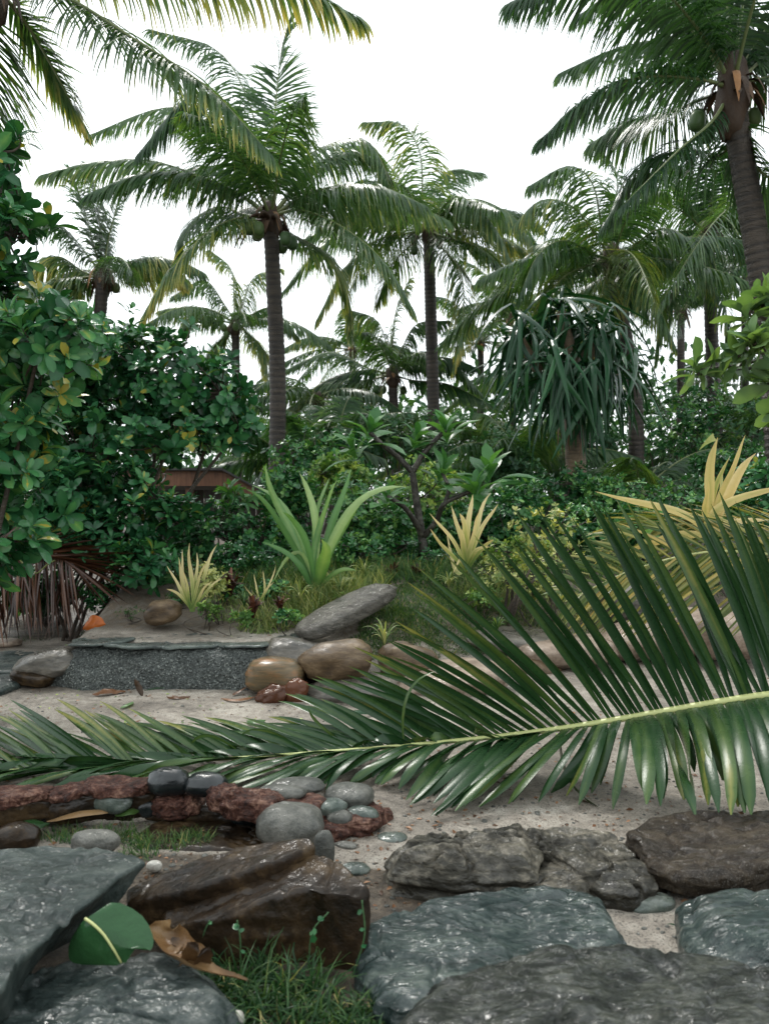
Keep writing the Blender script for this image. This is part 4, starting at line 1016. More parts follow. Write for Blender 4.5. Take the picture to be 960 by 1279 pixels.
def shrub(name, label, base, lobes, n, leaf, k, mats, seed, tpl=OBOV, parts=300, up=0.55, shell=.45, gap=0.0, twigs=0.35, varb=.42, stem_r=0.018, cat='shrub', group=None, open_=(0.75, 1.35), bark='bark', via=None):
    rg = np.random.default_rng(seed)
    root = thing(name, label, cat, group)
    base = np.asarray(base, float)
    pos, out = lobe_points(lobes, n, rg, shell, gap, seed)
    ax = out * (1 - up) + np.array((0, 0, up)) + rg.normal(0, .35, out.shape)
    p, fr, s, v = rosettes(pos, ax, k, leaf, rg, open_, varb)
    # the leaves that show largest become single leaves
    if parts:
        scr = s / p[:, 1]
        front = np.argsort(-(scr) + 0.0015 * rg.random(len(s)))
        vis = (np.abs(p[:, 0] / p[:, 1]) < 0.48)
        front = [i for i in front if vis[i]]
        front = front[:parts]
        me = MB().add(tpl[0], tpl[1], None, np.where(np.arange(len(tpl[0])) % 3 == 1, .2, 0.0)).mesh('leaf')
        for i in front:
            o = link('leaf', me, M[mats[1]], root)
            m4 = Matrix.Identity(4)
            for r_ in range(3):
                for c_ in range(3): m4[r_][c_] = fr[i][r_][c_] * s[i]
                m4[r_][3] = p[i][r_]
            o.matrix_local = m4
        rest = np.ones(len(s), bool); rest[front] = False
    else:
        rest = np.ones(len(s), bool)
    if rest.any():
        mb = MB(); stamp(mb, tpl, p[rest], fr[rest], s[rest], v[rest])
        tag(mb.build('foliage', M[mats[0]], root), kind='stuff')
    mb = MB()
    cents = [P(l[0], l[1], l[2]) for l in lobes]
    for c in cents:
        mid = base * .5 + c * .5 + np.append(rg.normal(0, .1, 2), 0.0) if via is None else via
        m1 = MB(); tube(m1, catmull([base + np.append(rg.normal(0, .06, 2), -.05), mid, c], 9), np.linspace(stem_r, stem_r * .5, 9), 7)
        m1.build('stem', M[bark], root)
    C = np.array(cents)
    for i in range(len(pos)):
        if rg.random() > twigs: continue
        j = np.argmin(((C - pos[i]) ** 2).sum(1)); a = C[j]
        tube(mb, bez(a, (a + pos[i]) / 2 + np.array((0, 0, -.08)) + rg.normal(0, .05, 3), pos[i], 5), np.linspace(stem_r * .4, .004, 5), 5, cap=False)
    if mb.V: tag(mb.build('twig', M[bark], root), kind='stuff')
    rebase(root, base)
    return root

BL = ('big', 'big_o')
shrub('beach_shrub', 'tall glossy shrub with big leaf rosettes at the left edge', gbase(-60, 5.4), [(5, 190, 5.3, 34, 40, .25), (8, 290, 5.3, 52, 70, .35), (-30, 400, 5.2, 95, 90, .4), (50, 430, 5.0, 75, 60, .35), (15, 540, 5.3, 85, 90, .4), (-40, 650, 5.4, 110, 80, .4)], 270, .20, 10, BL, 31, up=.45, shell=.35, twigs=.4, varb=.55, stem_r=.022)
shrub('beach_shrub', 'dense dark round-leaved shrub filling the space before the hut', gbase(140, 7.8), [(120, 460, 7.9, 90, 75, .7), (205, 470, 7.8, 85, 75, .6), (275, 490, 7.7, 48, 55, .4), (110, 575, 7.6, 105, 80, .7), (215, 545, 7.6, 65, 35, .5), (300, 535, 7.7, 30, 28, .25), (40, 520, 7.8, 90, 100, .6)], 900, .155, 7, BL, 32, tpl=OVAL, up=.35, shell=.3, twigs=.3, varb=.42, stem_r=.025)
shrub('beach_shrub', 'low glossy shrub hanging over the dry brown frond', gbase(80, 7.2), [(40, 650, 7.3, 90, 50, .45), (140, 660, 7.2, 80, 50, .4), (180, 705, 6.9, 42, 38, .3), (100, 610, 7.2, 90, 45, .45), (215, 640, 7.3, 40, 32, .3)], 400, .15, 9, BL, 33, up=.5, shell=.4, twigs=.3, varb=.4)
shrub('beach_shrub', 'dark leafy bush in front of the little hut', gbase(285, 8.4), [(270, 665, 8.4, 55, 55, .5), (325, 680, 8.3, 40, 45, .4), (235, 700, 8.2, 45, 40, .4), (225, 660, 8.3, 40, 35, .4)], 480, .095, 7, ('small', 'big_o'), 34, tpl=OVAL, parts=0, up=.5, shell=.3, varb=.35)
shrub('beach_shrub', 'upright big-leaved seedling beside the hut roof', gbase(298, 8.6), [(298, 622, 8.6, 22, 20, .2)], 9, .24, 8, ('lightbig', 'plum_o'), 35, tpl=LONG, parts=72, up=.8)
shrub('beach_shrub', 'pale-leaved shrub reaching in from the right edge', gbase(1090, 5.0), [(935, 388, 4.7, 9, 9, .04), (955, 372, 4.75, 10, 10, .05), (948, 425, 4.6, 14, 12, .06), (922, 440, 4.7, 8, 8, .04), (872, 462, 4.8, 7, 7, .04), (900, 466, 4.8, 6, 6, .04), (962, 470, 4.7, 10, 10, .05), (985, 420, 4.8, 14, 24, .1), (990, 520, 4.9, 14, 24, .1)], 30, .215, 9, ('lightbig', 'lightbig_o'), 36, tpl=leaf_template(W=.52, peak=.68, k=9), up=.35, shell=.2, twigs=.9, varb=.5, stem_r=.016, via=P(1040, 480, 5.0))

def bush(label, cx, cy, rx, ry, d, n, leaf, mat, seed, tpl=OVAL, dr=None, varb=.42, up=.5, gap=0.0, k=6, name='bush', shell=.3):
    dr = dr or (rx + ry) / 2 / F * d
    rg = np.random.default_rng(seed)
    lobes = [(cx, cy, d, rx * .75, ry * .8, dr)]
    for q in range(4):
        lobes.append((cx + rg.uniform(-.6, .6) * rx, cy + rg.uniform(-.5, .5) * ry, d + rg.uniform(-.4, .4) * dr, rx * rg.uniform(.35, .55), ry * rg.uniform(.35, .6), dr * .6))
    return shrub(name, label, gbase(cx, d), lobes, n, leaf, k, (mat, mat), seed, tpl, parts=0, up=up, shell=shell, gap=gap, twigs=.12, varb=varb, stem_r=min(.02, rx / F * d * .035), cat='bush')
bush('bright green round-leaved bush behind the strap-leaved lily', 455, 640, 85, 70, 9.2, 420, .085, 'small', 41, ROUND, varb=.62)
bush('lime-tinged bush behind the frangipani branches', 540, 620, 70, 75, 9.6, 420, .08, 'lime', 42, ROUND, varb=.38)
bush('dark bush under the frangipani', 610, 665, 75, 55, 8.8, 330, .085, 'small', 43, OVAL, varb=.4)
bush('leafy bush right of the tall palm trunk', 395, 580, 70, 60, 11.5, 380, .10, 'small', 44, ROUND, varb=.5)
bush('dark bush at the foot of the tall palm', 355, 660, 55, 60, 9.0, 260, .085, 'small', 45, OVAL, varb=.35)
bush('shadowy bush at the foot of the screw pine', 690, 625, 70, 50, 10.5, 340, .09, 'small', 46, OVAL, varb=.35)
bush('bright low bush right of the screw pine trunk', 765, 620, 55, 40, 9.5, 320, .075, 'small', 47, ROUND, varb=.7)
bush('green bush behind the broad yellow-leaved plant', 860, 640, 90, 55, 9.0, 380, .085, 'small', 48, OVAL, varb=.5)
bush('large-leaved green bush at the right edge below the pale shrub', 950, 630, 50, 70, 7.4, 200, .12, 'big', 49, OBOV, varb=.6)
bush('loose tree-like thicket right of the dark palm', 940, 540, 80, 70, 15, 380, .13, 'far', 50, OVAL, varb=.5, gap=.8)
bush('loose green thicket between the two right-hand palms', 835, 530, 75, 75, 15.5, 420, .12, 'small', 51, OVAL, varb=.5, gap=.75)
bush('dark thicket behind the screw pine trunk', 700, 560, 90, 60, 15, 420, .13, 'far', 52, OVAL, varb=.3)
bush('thicket behind the short palm', 500, 545, 110, 50, 15.5, 420, .13, 'far', 53, OVAL, varb=.45)
bush('small-leaved bush behind the dry brown frond', 60, 730, 90, 50, 7.9, 300, .09, 'small', 54, OVAL, varb=.2)
bush('small dark bush between the yellow plant and the hut', 215, 715, 45, 40, 7.6, 240, .07, 'small', 55, OVAL, varb=.3)
bush('dark leafy bush behind the strap-leaved lily stem', 400, 700, 60, 35, 8.0, 260, .07, 'small', 56, OVAL, varb=.3)
bush('dark low bush behind the frangipani stem', 500, 695, 70, 40, 8.3, 300, .075, 'small', 57, OVAL, varb=.4)
bush('sparse pale yellow-leaved shrub left of the screw pine', 690, 668, 62, 52, 7.4, 150, .062, 'pale', 58, ROUND, varb=.45, k=5, gap=.7, shell=.2)
bush('small pale-leaved shrub tucked beside the yellow spiky plant', 270, 728, 26, 26, 6.4, 60, .055, 'pale', 59, OVAL, varb=.4, k=5)
bush('tiny green seedling at the foot of the yellow spiky plant', 262, 765, 24, 12, 6.25, 40, .05, 'lime', 60, OVAL, varb=.3, k=5)
bush('grey-green cushion plant beside the orange dead leaf', 163, 770, 34, 16, 6.5, 200, .03, 'grass', 61, TINY, varb=.3, k=5)
bush('low yellow-green plants under the upright leaflets', 640, 715, 70, 34, 6.9, 200, .05, 'pale', 62, OVAL, varb=.2, k=5, gap=.7)

for k, (px, py, rx, ry, d, n, lf, mt, vb, tp, lab) in enumerate([
        (365, 615, 45, 45, 8.9, 260, .10, 'small', .6, ROUND, 'bright round-leaved bush touching the tall palm trunk'), (425, 600, 50, 45, 10.5, 300, .11, 'lime', .3, ROUND, 'yellow-green bush between the tall palm and the frangipani'),
        (475, 665, 55, 45, 8.6, 300, .09, 'small', .7, ROUND, 'fresh green bush right of the lily'), (560, 660, 50, 45, 8.9, 260, .10, 'small', .55, OVAL, 'leafy bush directly behind the frangipani fork'),
        (640, 640, 55, 50, 9.0, 280, .10, 'small', .45, OVAL, 'leafy bush between the frangipani and the screw pine'), (725, 660, 60, 45, 8.8, 280, .09, 'small', .5, OVAL, 'bush under the screw pine trunk'),
        (800, 660, 60, 40, 8.6, 260, .09, 'small', .6, ROUND, 'round-leaved bush behind the straw fronds'), (900, 600, 60, 50, 11, 300, .11, 'small', .4, OVAL, 'dark bush behind the twisted yellow leaves'),
        (620, 570, 60, 50, 13, 300, .13, 'far', .5, OVAL, 'hazy green bush under the middle palm crown'), (450, 690, 45, 28, 7.7, 200, .07, 'small', .6, ROUND, 'low bush between the lily and the red spiky plant'),
        (540, 700, 60, 26, 8.0, 220, .07, 'small', .35, OVAL, 'dark low bush behind the pale yellow spiky plant'), (300, 705, 60, 30, 7.5, 260, .07, 'small', .3, OVAL, 'dark bush behind the withered brown plant'),
        (140, 745, 50, 26, 7.0, 200, .06, 'small', .3, OVAL, 'low dark plants between dead frond and yellow plant'), (640, 690, 60, 30, 7.8, 220, .07, 'lime', .45, OVAL, 'lime green low bush right of the pale yellow spiky plant')]):
    bush(lab, px, py, rx, ry, d, n, lf, mt, 140 + k, tp, varb=vb)

for k, (px, py, rx, ry, d, n, lf, mt, vb, lab) in enumerate([
        (1120, 640, 120, 80, 9.5, 320, .10, 'small', .45, 'dense bush beyond the pale-leaved right-hand shrub'), (1330, 600, 150, 120, 11, 320, .12, 'small', .4, 'tall bush at the far right of the clearing'), (1090, 560, 110, 90, 15, 360, .13, 'far', .45, 'thicket behind the leaning palm'), (-230, 600, 170, 150, 8.5, 360, .12, 'small', .4, 'tall bush left of the glossy shrubs')]):
    bush(lab, px, py, rx, ry, d, n, lf, mt, 210 + k, OVAL, varb=vb)

# far wood that reads as one mass
def wood():
    rg = np.random.default_rng(77)
    n = 46000
    x = rg.uniform(-34, 34, n); y = rg.uniform(23, 36, n)
    top = 3.3 + 1.5 * fbm(np.stack([x * .25, y * .1, 0 * x], 1), 3, 4) + 0.6 * fbm(np.stack([x * 1.1, y * .3, 0 * x], 1), 2, 5)
    top += np.interp(x, [-34, -12, -6, 0, 5, 10, 34], [2.0, 1.6, .2, .2, 1.5, 1.8, 2.0])
    z = 0.6 + (top) * rg.random(n) ** .8
    p = np.stack([x, y, z], 1)
    k = fbm(p * .8, 3, 8) > -.25
    p = p[k]; n = len(p)
    d = nrm(rg.normal(size=(n, 3)) + [0, -.3, -.1]); nn = nrm(rg.normal(size=(n, 3)) * .6 + [0, 0, 1])
    mb = MB(); stamp(mb, TINY, p, frames(d, nn), rg.uniform(.22, .42, n), .42 + .5 * fbm(p * .5, 2, 3) + rg.normal(0, .15, n))
    tag(mb.build('far_wood', M['far']), 'dark green far-off wood behind the palms', 'woodland', kind='stuff')
wood()

# ------------------------------------------------------------------ screw pine
def pandanus():
    rg = np.random.default_rng(13)
    root = thing('screw_pine', 'screw pine with a heavy head of drooping strap leaves', 'tree')
    d = 11.0
    b = gbase(716, d); fork = P(716, 505, d)
    mb = MB(); tube(mb, resample(catmull([b - (0, 0, .1), (b + fork) / 2 + (.03, 0, 0), fork], 30), 70), np.linspace(.15, .125, 70) * (1 + .03 * rg.normal(size=70)), 14)
    mb.build('trunk', M['pbark'], root)
    heads = [(668, 425, .2), (748, 410, .2), (700, 485, -.55), (742, 482, -.5), (700, 390, -.1), (650, 425, -.35), (745, 425, -.3), (690, 455, -.7), (770, 465, .1), (725, 470, -.5), (660, 470, .2), (715, 420, .5)]
    var = []
    for q in range(14):                                      # fourteen leaf shapes, shared
        L = rg.uniform(.85, 1.25); kk = 9
        el = rg.uniform(.1, 1.1); brk = rg.uniform(.15, .45); t = np.linspace(0, 1, kk); p = np.zeros((kk, 3)); a = el
        for s in range(1, kk):
            a = a - (.12 if t[s] < brk else .1) - (rg.uniform(.8, 1.6) if abs(t[s] - brk) < .063 else 0); a = max(a, -1.52)
            p[s] = p[s - 1] + np.array((math.cos(a), 0.02 * rg.normal(), math.sin(a))) * L / (kk - 1)
        var.append(strap(MB(), p, .062 * wprof(kk, .03, .8, .3), (0, 1, 0), .3).mesh('leaf'))
    for hx, hy, dd in heads:
        c = P(hx, hy, d + dd)
        m1 = MB(); tube(m1, catmull([fork - (0, 0, .1), (fork + c) / 2 + np.append(rg.normal(0, .08, 2), -.05), c], 12), np.linspace(.085, .06, 12), 10)
        m1.build('limb', M['pbark'], root)
        for q in range(28):
            o = link('leaf', var[int(rg.integers(len(var)))], M['pandan_o'], root)
            s = rg.uniform(.8, 1.25)
            o.matrix_local = Matrix.Translation(Vector(c + (0, 0, rg.uniform(-.05, .15)))) @ Matrix.Rotation(rg.uniform(0, 6.28), 4, 'Z') @ Matrix.Rotation(rg.normal(0, .3), 4, 'X') @ Matrix.Rotation(rg.normal(0, .35), 4, 'Y') @ Matrix.Scale(s, 4)
    # dead leaves clinging to the trunk
    for q in range(6):
        a = rg.uniform(3.3, 6.1); p0 = fork + np.array((math.cos(a) * .13, math.sin(a) * .13, -.05 * q * .4))
        strap_o = strap(MB(), bez(p0, p0 + np.array((math.cos(a) * .12, math.sin(a) * .12, -.1)), p0 + np.array((math.cos(a) * .08 + rg.normal(0, .04), math.sin(a) * .1, -rg.uniform(.4, .8))), 8), .05 * wprof(8), (-math.sin(a), math.cos(a), 0), .2, rg.uniform(.1, .6)).build('dead_leaf', M['spathe'], root)
    rebase(root, b)
pandanus()

# ------------------------------------------------------------------ rosette plants: lily, yellow plants, red plants
def blade_plant(name, label, cat, base, specs, mat, group=None, var=None, d=None, fold=.18, k=11, slim=.75, cvar=-.25):
    """specs: (mid px, tip px, depth offset, width m) per leaf"""
    root = thing(name, label, cat, group)
    base = np.asarray(base, float); d = base[1]
    for q, (mx, my, tx, ty, dd, w) in enumerate(specs):
        m_ = P(mx, my, d + dd * .5); t_ = P(tx, ty, d + dd)
        c = 2 * m_ - (base + t_) / 2                         # curve passes through the middle point
        pts = bez(base + (0.012 * math.cos(q * 2.4), 0.012 * math.sin(q * 2.4), 0), c, t_, k)
        T = t_ - base; W = nrm(np.cross(T, (0.25 * math.sin(q * 1.7), -1, 0.25 * math.cos(q * 2.9))))
        tt = np.linspace(0, 1, k)
        vv = np.clip(.5 + .3 * math.sin(q * 4.7) + .25 * (tt - .5), 0, 1) if var is None else var(tt, q)
        Ln = np.linalg.norm(t_ - base)
        ph = q * 1.9; lat = nrm(np.cross(T, W))
        pts = pts + (W * (0.022 * np.sin(tt * 7 + ph) * tt)[:, None] + lat * (0.03 * np.sin(tt * 5 + ph * 1.7) * tt)[:, None]) * Ln
        tw = (0.5 * np.sin(ph * 2.3) * tt + 0.35 * np.sin(tt * 6 + ph))[:, None]
        W = W * np.cos(tw) + lat * np.sin(tw)
        strap(MB(), pts, w * slim * np.interp(tt, [0, .15, .45, .8, 1], [.55, .7, 1, .6, .02]), W, -fold, vv, cvar).build('leaf', mat, root)
    rebase(root, base)
    return root
lb = P(392, 738, 6.9)
blade_plant('strap_lily', 'large green strap-leaved lily on the grassy bank', 'plant', lb, [
    (352, 640, 330, 583, .1, .085), (352, 655, 305, 612, -.15, .07), (362, 648, 318, 605, .25, .07), (392, 640, 372, 590, .2, .08), (396, 650, 408, 598, .35, .06), (418, 640, 442, 585, .3, .075),
    (428, 655, 468, 618, .0, .10), (438, 640, 502, 605, -.2, .10), (404, 700, 402, 672, -.55, .13), (368, 700, 330, 676, -.3, .07), (420, 715, 446, 712, -.2, .05), (372, 690, 340, 730, -.1, .05), (400, 650, 424, 600, .1, .07), (378, 668, 352, 640, -.3, .07)], M['crinum_o'], cvar=.25, slim=.85)
yv = lambda tt, q: np.clip(.12 + tt * 1.3 + .12 * math.sin(q * 3.3), 0, 1)
blade_plant('yellow_spiky_plant', 'small yellow spiky plant beside the round brown boulder', 'plant', P(240, 764, 6.3), [
    (238, 715, 236, 678, 0, .045), (228, 728, 222, 696, -.1, .035), (224, 735, 210, 706, .05, .035), (256, 715, 270, 680, .05, .04), (250, 722, 258, 700, -.12, .035), (244, 720, 247, 690, .12, .035), (222, 742, 208, 735, -.1, .03), (262, 735, 276, 722, -.1, .03), (228, 722, 228, 686, .1, .03), (234, 735, 230, 712, -.2, .03), (252, 740, 266, 725, -.2, .03)], M['yellow'], var=yv)
blade_plant('yellow_spiky_plant', 'pale yellow spiky plant at the foot of the frangipani', 'plant', P(582, 712, 7.1), [
    (575, 668, 562, 632, .1, .06), (585, 655, 590, 617, 0, .07), (580, 665, 575, 640, -.2, .08), (596, 655, 612, 615, .1, .06), (600, 665, 620, 628, -.1, .06), (604, 682, 618, 676, -.2, .05), (565, 675, 537, 640, -.1, .05), (556, 684, 536, 662, -.2, .05), (578, 680, 570, 655, -.25, .07), (590, 672, 600, 640, -.2, .07), (592, 690, 612, 682, -.3, .05), (568, 710, 556, 660, .2, .05), (574, 700, 565, 716, -.35, .045)], M['yellow'], var=lambda tt, q: np.clip(.2 + tt * 1.1 + .1 * math.sin(q * 2.3), 0, 1))
blade_plant('yellow_spiky_plant', 'broad twisted yellow-leaved plant rising behind the straw frond', 'plant', P(885, 668, 5.6), [
    (886, 605, 893, 546, 0, .10), (893, 612, 912, 570, .1, .05), (905, 605, 932, 545, .1, .075), (912, 612, 944, 566, -.1, .10), (905, 632, 990, 602, -.2, .09), (900, 640, 912, 590, .1, .06), (845, 640, 742, 612, -.2, .085), (910, 655, 960, 648, -.2, .08), (880, 632, 884, 600, -.2, .06), (898, 625, 905, 585, .2, .08), (830, 672, 780, 690, -.1, .09)], M['yellow_o'])
# folded tip of the tallest yellow leaf
tip = strap(MB(), bez(P(893, 546, 5.6), P(885, 548, 5.55), P(873, 562, 5.55), 7), .06 * np.linspace(1, .05, 7), (0, .5, 1), .1).build('yellow_leaf', M['yellow_o'])
_par = [o for o in COL.objects if o.get('label', '').startswith('broad twisted')][0]
tip.name = 'leaf'; tip.parent = _par; tip.location = -Vector(_par.location)
blade_plant('yellow_spiky_plant', 'tiny yellow-leaved plant on the bank left of the lily', 'plant', P(326, 752, 6.4), [(330, 730, 328, 712, 0, .022), (336, 732, 344, 706, 0, .022), (320, 735, 318, 716, 0, .02), (316, 745, 305, 732, -.1, .02), (332, 738, 342, 726, -.1, .02)], M['yellow'], var=yv)
for k, (px, py, rx, ry, d, n, lf, mt, vb, tp, lab) in enumerate([
        (300, 770, 16, 10, 6.15, 26, .05, 'lime', .2, OVAL, 'tiny leafy weed on the soil above the slate capping'), (360, 768, 20, 12, 6.2, 40, .05, 'small', .7, OVAL, 'low leafy weed beside the foot of the leaning stone'),
        (345, 735, 26, 16, 6.7, 60, .055, 'small', .6, OVAL, 'leafy weed in the grass left of the lily'), (440, 745, 22, 14, 6.7, 46, .05, 'lime', .35, OVAL, 'lime weed in the grass right of the lily'),
        (225, 748, 22, 14, 6.8, 50, .05, 'small', .5, OVAL, 'leafy weed behind the small yellow spiky plant'), (285, 735, 24, 20, 6.8, 60, .06, 'small', .4, OVAL, 'leafy weed between the pale shrub and the tiny yellow plant'),
        (600, 745, 26, 14, 6.8, 60, .05, 'lime', .3, OVAL, 'weed on the turf below the pale yellow spiky plant'), (680, 735, 40, 20, 7.0, 90, .05, 'pale', .3, OVAL, 'pale weed among the upright leaflets')]):
    bush(lab, px, py, rx, ry, d, n, lf, mt, 170 + k, tp, varb=vb, k=5)
def tuft_plant(name, label, cat, px, py, d, n, h, w, mat, seed, spread=.9):
    rg = np.random.default_rng(seed); b = P(px, py, d)
    root = thing(name, label, cat)
    for q in range(n):
        a = rg.uniform(0, 6.28); s = rg.uniform(.2, spread); L = h * rg.uniform(.6, 1.1)
        o = np.array((math.cos(a) * s, math.sin(a) * s, 1.0)); t = b + nrm(o) * L
        c = b + np.array((math.cos(a) * s * .25, math.sin(a) * s * .25, .75)) * L
        strap(MB(), bez(b, c, t - (0, 0, s * L * .25), 7), w * wprof(7, .02, .7), (-math.sin(a), math.cos(a), 0), .2, rg.uniform(.1, .9)).build('leaf', mat, root)
    rebase(root, b)
for k, (px, py, d, h, lab) in enumerate([(490, 728, 7.2, .20, 'dark red spiky plant behind the leaning stone'), (478, 728, 7.3, .15, 'small dark red plant left of the spiky red plant'), (288, 745, 6.7, .26, 'dark red-brown plant behind the pale-leaved shrub'), (316, 772, 6.2, .18, 'withered brown plant on the bank above the wall'), (350, 765, 6.25, .14, 'low withered plant between lily and wall'), (520, 722, 7.3, .14, 'withered red tuft left of the frangipani stem')]):
    tuft_plant('red_tuft_plant', lab, 'plant', px, py, d, 26, h, .03, M['redleaf'], 90 + k)
for k, (px, py, d, h, m_, lab) in enumerate([(375, 750, 6.5, .2, 'palegrass', 'pale strappy tuft at the foot of the lily'), (425, 742, 6.75, .22, 'palegrass', 'strappy tuft behind the leaning stone'), (305, 758, 6.4, .16, 'grass', 'dark grassy tuft on the bank left of the tiny yellow plant'), (455, 722, 7.1, .2, 'palegrass', 'pale tuft beside the red spiky plant'), (560, 735, 7.0, .2, 'palegrass', 'pale strappy tuft left of the pale yellow spiky plant'), (700, 760, 6.7, .22, 'palegrass', 'pale strappy tuft behind the wide pinkish boulder'), (620, 790, 6.4, .16, 'grass', 'green tuft between the boulders of the bank')]):
    tuft_plant('grass_tuft', lab, 'plant', px, py, d, 22, h, .014, M[m_], 190 + k, 1.2)
tuft_plant('spider_plant', 'pale green grassy tuft between the tan boulders', 'plant', 480, 806, 5.75, 16, .22, .014, M['palegrass'], 97, 1.3)

# ------------------------------------------------------------------ frangipani
def frangipani():
    rg = np.random.default_rng(17); d = 8.0
    root = thing('frangipani_tree', 'small frangipani with forked grey branches and long leaves', 'tree')
    b = gbase(535, d)
    p = lambda x, y, dd=0: P(x, y, d + dd)
    segs = [([b, p(530, 690), p(522, 640), p(515, 590)], .05, .032), ([p(515, 590), p(498, 572), p(478, 556), p(462, 540)], .03, .02), ([p(515, 590), p(530, 565), p(545, 548), p(556, 538)], .03, .02),
            ([p(528, 672), p(520, 655, -.1), p(505, 634, -.2), p(484, 620, -.3)], .032, .02), ([p(528, 672), p(545, 650, -.1), p(556, 628, -.2), p(592, 612, -.2)], .03, .02), ([p(556, 628, -.2), p(560, 610, -.2), p(552, 590, -.1)], .022, .016)]
    for pts, r0, r1 in segs:
        mb = MB(); tube(mb, catmull(pts, 14), np.linspace(r0, r1, 14), 9)
        mb.build('branch', M['plumbark'], root)
    me = MB().add(*leaf_template(W=.36, peak=.6, k=6, curl=.2)).mesh('leaf')
    for (x, y, dd, n, s) in [(462, 538, 0, 13, .42), (556, 536, 0, 14, .44), (484, 618, -.3, 12, .36), (594, 608, -.2, 14, .5), (552, 588, -.1, 12, .42), (440, 560, .2, 10, .38), (610, 590, 0, 12, .5), (520, 545, .2, 10, .38)]:
        pos, fr, sc, v = rosettes(np.array([p(x, y, dd)]), np.array([[rg.normal(0, .2), -.2, 1.0]]), n, s, rg, (.35, 1.35))
        for i in range(len(pos)):
            o = link('leaf', me, M['plum_o'], root)
            m4 = Matrix.Identity(4)
            for r_ in range(3):
                for c_ in range(3): m4[r_][c_] = fr[i][r_][c_] * sc[i]
                m4[r_][3] = pos[i][r_]
            o.matrix_local = m4
    rebase(root, b)
frangipani()

# ------------------------------------------------------------------ dead and straw-coloured fronds
def lying_frond(label, rach, ups, los, n, d, mat, rmat, seed, w=.03, varf=None, name='palm_frond', r=.012, sag=.05, upd=.1, lod=-.1, jit=7):
    """leaflet tips interpolated from (t, px, py) tables"""
    rg = np.random.default_rng(seed)
    root = thing(name, label, 'palm frond')
    c = resample(catmull([P(*q) for q in rach], 80), 80)
    mb = MB(); tube(mb, c, np.linspace(r, r * .25, 80), 7, .7); mb.build('rachis', M[rmat], root)
    for side, tab, dd in ((0, ups, upd), (1, los, lod)):
        if not tab: continue
        for q in range(n):
            t = (q + rg.random()) / n; i = int(t * 78)
            x, y = maptab(tab, t); dep = c[i][1] + dd + rg.normal(0, .05)
            tip = P(x + rg.normal(0, jit), y + rg.normal(0, jit) - (jit > 10) * rg.random() * 25, dep)
            tip[2] = max(tip[2], hz(tip[0], tip[1]) + .01)
            mid = (c[i] + tip) / 2 + np.array((0, -.03, sag + rg.normal(0, .02)))
            vv = np.clip((.5 if varf is None else varf) + rg.normal(0, .25), 0, 1)
            leaflet_obj(c[i], mid, tip, w * rg.uniform(.7, 1.15), nrm(c[i + 1] - c[i]) + np.array((0, -.4, .2)), M[mat], root, vv, .22, 7, rg.normal(0, .5))
    rebase(root, (c[0][0], c[0][1], hz(c[0][0], c[0][1])))
    return root
lying_frond('yellowing palm frond draped over the bank behind the green frond', [(1040, 700, 5.0), (960, 692, 5.1), (880, 690, 5.2), (790, 712, 5.35), (705, 752, 5.5)],
            [(0, 940, 640), (.3, 850, 640), (.6, 740, 660), (1, 670, 745)], [(0, 930, 800), (.3, 800, 800), (.6, 735, 790), (1, 690, 775)], 54, 5.2, 'straw_frond', 'fallen_rachis', 55, .024, .42)
lying_frond('old straw-coloured palm frond under the yellow-leaved plant', [(1060, 690, 5.7), (940, 665, 5.7), (840, 655, 5.8), (750, 675, 5.9)],
            [(0, 930, 625), (.5, 790, 640), (1, 715, 672)], [(0, 900, 740), (.5, 780, 720), (1, 735, 700)], 42, 5.7, 'straw_frond', 'fallen_rachis', 56, .022, .5)
lying_frond('wet red-brown dead palm frond propped at the left edge', [(-70, 715, 7.0), (0, 700, 6.95), (50, 694, 6.9), (92, 702, 6.85)],
            [(0, -20, 684), (.4, 45, 684), (.6, 120, 692), (.78, 174, 714), (.92, 166, 745), (1, 132, 780)], [(0, -60, 802), (.5, 12, 798), (.8, 60, 800), (1, 105, 798)], 90, 6.9, 'dry_frond', 'dry_frond', 57, .032, .42, sag=.02, lod=-.15, upd=-.1, jit=10.5)
lying_frond('second brown dead palm frond slumped behind the first', [(-80, 725, 7.3), (0, 715, 7.25), (60, 700, 7.2), (110, 702, 7.1), (165, 722, 7.0)],
            [(0, -60, 690), (.5, 60, 692), (1, 176, 722)], [(0, -60, 800), (.4, 30, 800), (.8, 90, 795), (1, 150, 760)], 40, 7.1, 'dry_frond', 'dry_frond', 58, .03, .15, sag=.02, lod=-.1, upd=-.05, jit=17)
mb = MB(); tube(mb, catmull([P(18, 688, 6.7), P(30, 706, 6.66), P(45, 716, 6.64), P(58, 706, 6.66), P(68, 700, 6.7)], 24), .006, 6, .6)
tag(mb.build('vine_loop', M['straw_frond']), 'thin yellow vine looped over the brown dead frond', 'vine')

